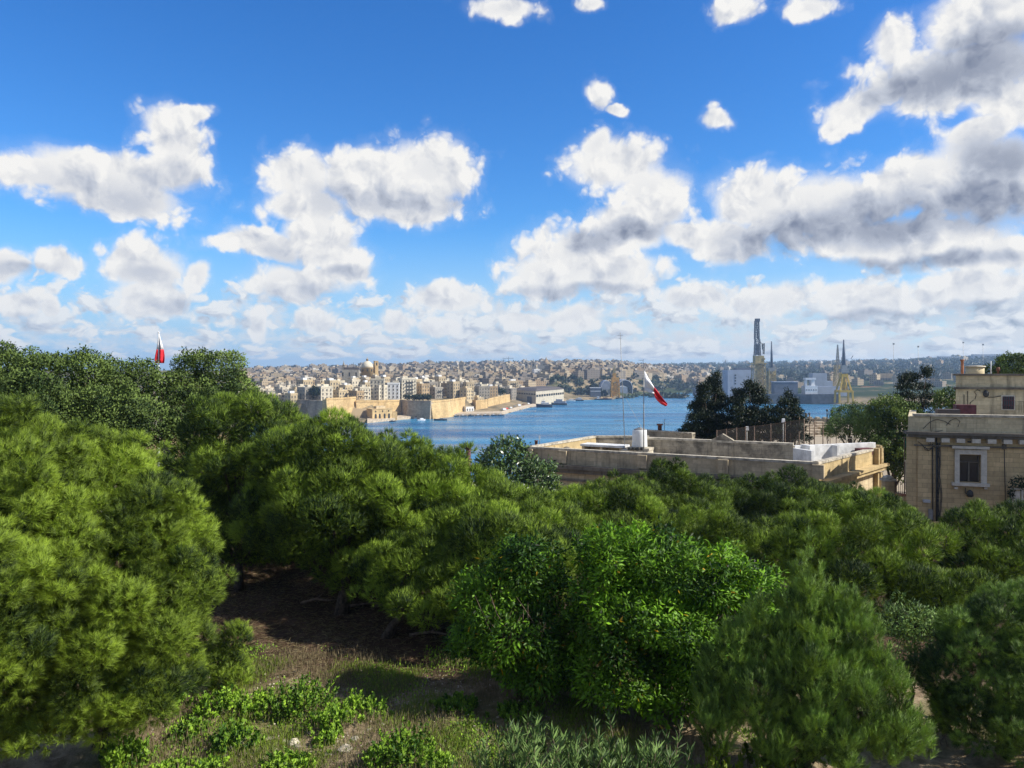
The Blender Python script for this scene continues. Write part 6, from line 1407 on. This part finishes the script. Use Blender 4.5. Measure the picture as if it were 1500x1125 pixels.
# the two leafy bushes in the centre
BUSH = dict(mat='ivy', per=190, L=.15, w=.05, n=2, droop=.6, up=.3, jit=.5, name='bush', cat='bush', r0=.09, mtr='branch_dry', flat=.8)
broadleaf('bright leafy bush left of centre with bare twigs on its shaded side', 755, 18.6, [(765, 786, 880, 104, 18.8), (800, 822, 910, 76, 18.8), (720, 830, 930, 100, 18.6), (760, 870, 980, 160, 18.4), (795, 925, 1025, 130, 18.5), (700, 900, 990, 80, 18.4)], 140, n_each=30, rp=.42, yellow=.005, tone0=-.18, **BUSH)
broadleaf('largest bright green bush in the centre, flecked with yellow leaves', 965, 18.2, [(920, 770, 880, 150, 18.3), (985, 790, 900, 160, 18.3), (1050, 808, 920, 140, 18.2), (1105, 822, 920, 90, 18.2), (886, 815, 950, 96, 18.0), (950, 850, 1000, 210, 17.8), (1030, 890, 1020, 140, 17.7), (900, 930, 1050, 150, 17.6), (1000, 960, 1060, 170, 17.5)], 141, n_each=34, rp=.44, yellow=.006, **BUSH)
# bare twigs sticking out of the left bush
def twigs():
    rng = np.random.RandomState(6); mb = MB(); d = 17.6
    for k in range(26):
        p = at(750 + rng.uniform(-25, 45), 925 + rng.uniform(-8, 40), d + rng.uniform(0, .4)); q = p + Vector((rng.uniform(-.6, .5), -rng.uniform(0, .3), rng.uniform(.3, .95))); m_ = p.lerp(q, .5) + Vector((rng.normal() * .07, 0, rng.normal() * .05))
        mb.tube([p, m_, q], [.012, .009, .003], 4)
    tag(mb.build('dead_branches', M['branch_dry']), 'tangle of bare grey twigs on the shaded face of the left bush', 'branches')
    mb = MB()
    for k in range(9):
        p = at(640 + rng.uniform(0, 50), 905, 25) ; p.z = 37.05; a = rng.uniform(0, 6.3); q = p + Vector((math.cos(a) * rng.uniform(.5, 1.4), math.sin(a) * .8, rng.uniform(.1, .7))); mb.tube([p, p.lerp(q, .5) + Vector((0, 0, .1)), q], [.03, .022, .008], 5)
    tag(mb.build('dead_branches', M['rust']), 'reddish dead branches lying in the shade between the central pines and left bush', 'branches')
twigs()
# dark evergreens and leafy trees beyond the terrace
EV = dict(mat='cypress', per=62, L=.22, w=.09, n=3, name='evergreen_tree', up=.7, jit=.5, r0=.2, n_each=13, inner=.3, rp=.55, flat=.6)
def storey_lobes(px, yt, yb, wt, wb, d, n, rng, lean=0):
    out = []
    for i in range(n):
        f = i / (n - 1); w = wt + (wb - wt) * f ** .75; y = yt + (yb - yt) * f * .82; h = (yb - yt) * .22
        for q in ((0,) if i == 0 else (-1, 1) if i < 3 else (-1, 0, 1)):
            out.append((px + lean * (1 - f) + q * w * .30 + rng.uniform(-.06, .06) * w, y + rng.uniform(-.15, .15) * h, y + h, w * (.8 if i == 0 else .56) * rng.uniform(.85, 1.15), d + rng.uniform(-.9, .9)))
    return out
rg = np.random.RandomState(31)
broadleaf('tall ragged dark evergreen, leftmost of the three behind the terrace', 1040, 74, storey_lobes(1034, 548, 646, 16, 72, 74, 7, rg, 10) + [(1050, 543, 572, 13, 74)], 150, **EV)
broadleaf('widest dark evergreen, middle one of the three behind the terrace', 1097, 73, storey_lobes(1097, 555, 648, 22, 88, 73, 7, rg), 151, **EV)
broadleaf('smaller pointed dark evergreen, right one of the three behind the fence', 1156, 71, storey_lobes(1155, 571, 648, 10, 58, 71, 6, rg), 152, **EV)
broadleaf('dark conifer with a crooked top between the leafy tree and the house', 1343, 72, storey_lobes(1338, 548, 612, 34, 66, 72, 5, rg) + [(1358, 536, 560, 14, 72), (1326, 548, 570, 18, 72)], 153, **EV)
broadleaf('grey olive tree on the plaza in front of the water', 1248, 76, [(1250, 590, 630, 56, 76), (1236, 606, 645, 44, 75), (1270, 600, 645, 40, 76), (1222, 618, 645, 20, 74)], 154, mat='oleander', n_each=16, rp=.7, per=40, L=.2, w=.07, n=3, name='olive_tree', r0=.2, tone0=-.25)
broadleaf('round leafy tree with a bright top beside the house', 1305, 62, [(1305, 579, 640, 66, 62), (1335, 595, 650, 50, 61), (1285, 600, 660, 50, 62), (1310, 630, 700, 80, 61), (1345, 618, 660, 30, 61), (1330, 650, 720, 50, 61)], 155, mat='oak', n_each=20, rp=.62, per=46, L=.2, w=.12, n=2, name='leafy_tree', r0=.22, tone0=.15)
broadleaf('small leafy tree half hidden behind the left side of the upper storey', 1388, 66, [(1386, 566, 620, 36, 66), (1402, 575, 620, 30, 66)], 156, mat='oak', n_each=18, rp=.6, per=40, L=.2, w=.12, n=2, name='leafy_tree', r0=.15, tone0=.1)
broadleaf('leafy treetop rising behind the upper storey roof', 1485, 78, [(1490, 517, 560, 50, 78), (1462, 530, 560, 40, 78), (1520, 520, 570, 60, 78)], 157, mat='oak', n_each=18, rp=.7, per=40, L=.22, w=.13, n=2, name='leafy_tree', r0=.25, tone0=.1)
broadleaf('small grey bush by the pale steps on the plaza', 1214, 88, [(1213, 618, 642, 16, 88), (1208, 626, 642, 10, 88)], 158, mat='oleander', n_each=18, rp=.4, per=50, L=.15, w=.06, n=3, name='bush', cat='bush', r0=.06, tone0=-.2)

# ------------------------------------------------------------------ low planting in front
def stalk_plants(name, label, cat, px0, px1, d0, d1, n, mat, hgt, L, w, seed, per_stalk=26, up=.9, group=None, tone0=0.0, yellow=0.0, rise=.7, dome=False, jit=.15):
    """upright leafy stems standing together in one plant"""
    rng = np.random.RandomState(seed); xm = xat((px0 + px1) / 2, (d0 + d1) / 2); dm = (d0 + d1) / 2; z = ground_z(xm, dm)
    root = thing(name, label, cat, (xm, dm, z), group); P = []; D = []; T = []; mb = MB()
    for k in range(n):
        d = rng.uniform(d0, d1); x = xat(rng.uniform(px0, px1), d); h = hgt * rng.uniform(.55, 1.1); lean = np.array([rng.normal() * .18, rng.normal() * .18, 1.0])
        if dome:
            u_, v_ = np.clip(rng.normal(size=2) * .42, -1, 1); d = dm + v_ * (d1 - d0) / 2; x = xm + u_ * (xat(px1, dm) - xat(px0, dm)) / 2; h = hgt * max(.15, 1 - .8 * (u_ * u_ + v_ * v_)) * rng.uniform(.45, 1.15); lean[:2] += [u_ * .5, v_ * .5]
        b = np.array([x - xm, d - dm, ground_z(x, d) - z]); tip = b + lean * h; mb.tube([b, (b + tip) / 2, tip], [.010, .008, .004], 4); t0 = np.clip(rng.normal(.5, .25) + tone0, 0, 1)
        f = rng.rand(per_stalk) ** (.7 if dome else .45); a = rng.rand(per_stalk) * 6.283; P.append(b + (tip - b) * (.25 + .75 * f)[:, None]); D.append(np.stack([np.cos(a), np.sin(a), rise + f * 1.0], 1)); T.append(np.full(per_stalk, t0))
    co, tn = leaves(rng, np.concatenate(P), unit(np.concatenate(D)), L, w, 1, up * .3, jit, 0, np.concatenate(T), yellow)
    np_mesh('leaves', co, 1, 4, tn, [M[mat]], root)
    if not dome: mb.build('stem', M['branch_dry'], root)
    return root
stalk_plants('oleander', 'grey-green oleander clump with spear shaped leaves along the bottom edge', 'shrub', 735, 890, 12.2, 13.2, 150, 'oleander', 1.78, .21, .030, 201, 66, rise=.25, jit=.25)
stalk_plants('oleander', 'darker oleander clump at the bottom edge before the young pine', 'shrub', 885, 985, 12.2, 13.0, 80, 'oleander', 1.7, .20, .030, 202, 60, rise=.25, jit=.25, tone0=-.2)
stalk_plants('oleander', 'small sparse oleander shoots left of the main oleander clump', 'shrub', 690, 735, 12.6, 13.2, 18, 'oleander', 1.5, .19, .026, 203, 40, rise=.25, jit=.25)
stalk_plants('weed_clump', 'yellow-green broad leaved weeds on the sunny ground by the right edge pine', 'weeds', 1372, 1425, 16.4, 17.6, 34, 'weed_yellow', .8, .13, .09, 204, 20)
stalk_plants('weed_clump', 'yellow-green weeds under the foot of the young pine', 'weeds', 1030, 1180, 14.0, 15.2, 70, 'weed_yellow', .6, .12, .06, 205, 20)
W_ = [(345, 1075, 75, 60, 'dark green weed cushion on the stony soil in the middle of the sunny patch'), (275, 1065, 55, 34, 'leafy weeds beside the sapling, left of the dark cushion'), (235, 1010, 90, 90, 'lush weeds under the big yellow-green pine'), (185, 1100, 90, 80, 'bright weeds at the bottom left below the pine boughs'),
      (330, 990, 90, 60, 'weeds around the pine sapling'), (440, 990, 120, 80, 'long strip of fresh weeds at the edge of the shade'), (375, 980, 60, 50, 'taller weeds left of the fresh strip'), (530, 985, 90, 50, 'tall nettle-like weeds at the right end of the fresh strip'), (490, 1055, 90, 50, 'light green weeds on the dry grass, centre of the sunny patch'),
      (600, 1095, 90, 110, 'tall pale-green weed bush at the bottom, lit against the shade'), (550, 1030, 50, 26, 'lone leggy weed in the shadow beside the dry grass'), (480, 1085, 40, 20, 'small weeds between the stones'), (420, 1120, 90, 46, 'low weeds at the bottom edge under the stones'), (640, 1120, 70, 40, 'weeds at the bottom edge next to the small oleander shoots'),
      (670, 1010, 80, 40, 'dark weeds in the shade of the left bush'), (560, 1120, 60, 40, 'weed tuft at the bottom edge left of the tall weed bush'), (300, 1120, 70, 40, 'weed tuft at the bottom edge right of the pine boughs'), (250, 1120, 60, 36, 'grassy weeds in the bottom left corner of the sunny patch'), (760, 1040, 90, 36, 'shaded weeds before the left bush')]
for i, (px, py, w, h, lab) in enumerate(W_):
    d = min(17.9, 8.05 * F / (py + h * .35 - HY)); stalk_plants('weed_clump', lab, 'weeds', px - w / 2, px + w / 2, d - .55, d + .55, int(24 + w * .8), 'weed', h / F * d * .56, .085, .055, 210 + i, 22, dome=True, rise=.6, jit=.45, tone0=(-.2 if 'dark' in lab or 'shade' in lab else .05))  # dark clumps get dark leaves; for shaded ones, shade goes into that tone
def ground_cover():
    rng = np.random.RandomState(55); P = []; T = []
    n = 80000; d = rng.uniform(13.2, 21.5, n); x = rng.uniform(-9.0, 5.5, n) * d / 18
    f = np.sin(x * 1.3 + d * .7) + np.sin(x * 2.9 - d * 1.9 + 2) * .7 + np.sin(d * 3.1 + x * .6) * .6 + rng.normal(0, .7, n); k = f > .15; x, d = x[k], d[k]
    z = np.array([ground_z(a, b) for a, b in zip(x, d)]); P = np.stack([x, d, z - .01], 1); D = np.tile(np.array([0, 0, 1.0]), (len(P), 1))
    co, tn = leaves(rng, P, D, .17, .010, 2, 1.0, .32); tag(np_mesh('dry_grass', co, 1, 4, tn, [M['drygrass']]), kind='stuff')
    n = 60000; d = rng.uniform(13.2, 22.0, n); x = rng.uniform(-9.5, 6.5, n) * d / 18; f = np.sin(x * .9 - d * 1.1 + 1.0) + np.sin(x * 2.1 + d * 1.7) * .8 + rng.normal(0, .45, n); k = f > .62; x, d = x[k], d[k]
    z = np.array([ground_z(a, b) for a, b in zip(x, d)]); P = np.stack([x, d, z], 1); D = np.tile(np.array([0, 0, 1.0]), (len(P), 1))
    co, tn = leaves(rng, P, D, .075, .04, 2, .6, .7); tag(np_mesh('low_weeds', co, 1, 4, tn, [M['weed']]), kind='stuff')
    n = 120000; d = rng.uniform(13.0, 20.8, n); x = rng.uniform(-9.5, 3.0, n) * d / 18; f = np.sin(x * 1.7 + d * .9 + 2.0) + np.sin(x * 3.3 - d * 2.3) * .7 + np.sin(d * 1.3) * .5 + rng.normal(0, .5, n); k = f > .55; x, d = x[k], d[k]
    z = np.array([ground_z(a, b) for a, b in zip(x, d)]); P = np.stack([x, d, z - .01], 1); D = np.tile(np.array([0, 0, 1.0]), (len(P), 1))
    co, tn = leaves(rng, P, D, .13, .011, 2, 1.0, .38); tag(np_mesh('grass', co, 1, 4, tn, [M['weed_yellow']]), kind='stuff')
    n = 2600; d = rng.uniform(13.3, 20.5, n); x = rng.uniform(-8.5, 1.5, n) * d / 18; z = np.array([ground_z(a, b) for a, b in zip(x, d)]) + .012; P = np.stack([x, d, z], 1)
    co, tn = leaves(rng, P, unit(rng.normal(size=(n, 3)) * [1, 1, .25]), .055, .05, 1, .1, .2, cup=.9); tag(np_mesh('gravel', co, 1, 4, tn, [M['rock']]), kind='stuff')
    # fallen needles and twigs in the shade further in
    n = 45000; d = rng.uniform(19.5, 34, n); x = rng.uniform(-13, 4, n); z = np.array([ground_z(a, b) for a, b in zip(x, d)]) + .02; P = np.stack([x, d, z], 1); D = unit(rng.normal(size=(n, 3)) * [1, 1, .15])
    co, tn = leaves(rng, P, D, .22, .02, 1, 0, .05); tag(np_mesh('fallen_needles', co, 1, 4, tn, [M['drygrass']]), kind='stuff')
ground_cover()
def stones():
    rng = np.random.RandomState(66)
    spots = [(350, 1085, .30), (395, 1078, .20), (362, 1092, .2), (430, 1086, .34), (436, 1092, .22), (418, 1082, .16), (506, 1106, .34), (520, 1092, .2), (318, 1040, .14), (470, 1060, .12), (300, 1094, .16), (340, 1092, .15), (402, 1095, .14), (455, 1074, .13), (540, 1076, .12), (330, 1105, .18), (385, 1108, .13), (480, 1108, .15), (316, 1076, .12), (445, 1048, .12), (270, 1088, .14), (560, 1062, .12)]
    first = {}
    for i, (px, py, s) in enumerate(spots):
        d = 8.0 * F / (py - HY); x = xat(px, d); k = i % 6
        if k not in first:
            mb = MB(); n = 9; prof = [(.5 * math.sin(a) * rng.uniform(.8, 1.1), -.28 * math.cos(a)) for a in np.linspace(.15, 3.0, 6)]; mb.lathe((0, 0, 0), prof, n, 0, False)
            mb.v = [(p[0] * rng.uniform(.8, 1.2), p[1] * rng.uniform(.7, 1.1), p[2] * rng.uniform(.8, 1.2)) for p in mb.v]; o = mb.build('stone', M['rock']); first[k] = o
        else: o = first[k].copy(); COL.objects.link(o)
        o.location = (x, d, ground_z(x, d) + .03 * s); o.rotation_euler = (0, 0, rng.uniform(0, 6)); o.scale = (s, s, s)
        big = s >= .3
        tag(o, ['largest flat pale stone beside the dark green weed cushion', '', '', 'broad flat pale stone right of the dark green weed cushion', '', '', 'pale rounded stone at the bottom near the tall weed bush'][i] if big else 'small pale stone on the sunny dry soil', 'stone', None if big else 'small stones on the sunny soil')
    rngb = np.random.RandomState(67)
    for i, (px, py, L, lab) in enumerate(((500, 888, 2.2, 'long pale fallen branch in the shaded clearing'), (550, 893, 1.8, 'fallen branch right of the long pale one in the clearing'), (440, 885, 1.2, 'short fallen branch at the left of the clearing'), (600, 935, 1.6, 'fallen branch before the standing trunk in the clearing'))):
        d = 8.0 * F / (py - HY); p = at(px, py, d); p.z = ground_z(p.x, p.y) + .05; mb = MB(); a = rngb.uniform(-.4, .4); q = Vector((math.cos(a) * L, math.sin(a) * L, .08)); mb.tube([(0, 0, 0), q * .4 + Vector((0, .1, .06)), q * .75, q], [.05, .045, .03, .012], 6); mb.tube([q * .4 + Vector((0, .1, .06)), q * .62 + Vector((0, .45, .2))], [.025, .008], 5)
        tag(mb.build('fallen_branch', M['branch_dry'], None, p), lab, 'branch')
stones()

# ------------------------------------------------------------------ the air over the harbour
def build_haze():
    mb = MB(); mb.box((0, 2250, 48), (9600, 4900, 112)); m_, t, out = new_mat('harbour_air'); 
    for n_ in list(m_.node_tree.nodes):
        if n_.type != 'OUTPUT_MATERIAL': m_.node_tree.nodes.remove(n_)
    pv = t.n('ShaderNodeVolumePrincipled'); pv.inputs['Color'].default_value = rgb(0.50, 0.72, 1.0); pv.inputs['Density'].default_value = 0.00013; pv.inputs['Anisotropy'].default_value = 0.2
    t.l(pv.outputs[0], out.inputs['Volume'])
    tag(mb.build('haze', m_), kind='stuff')
build_haze()
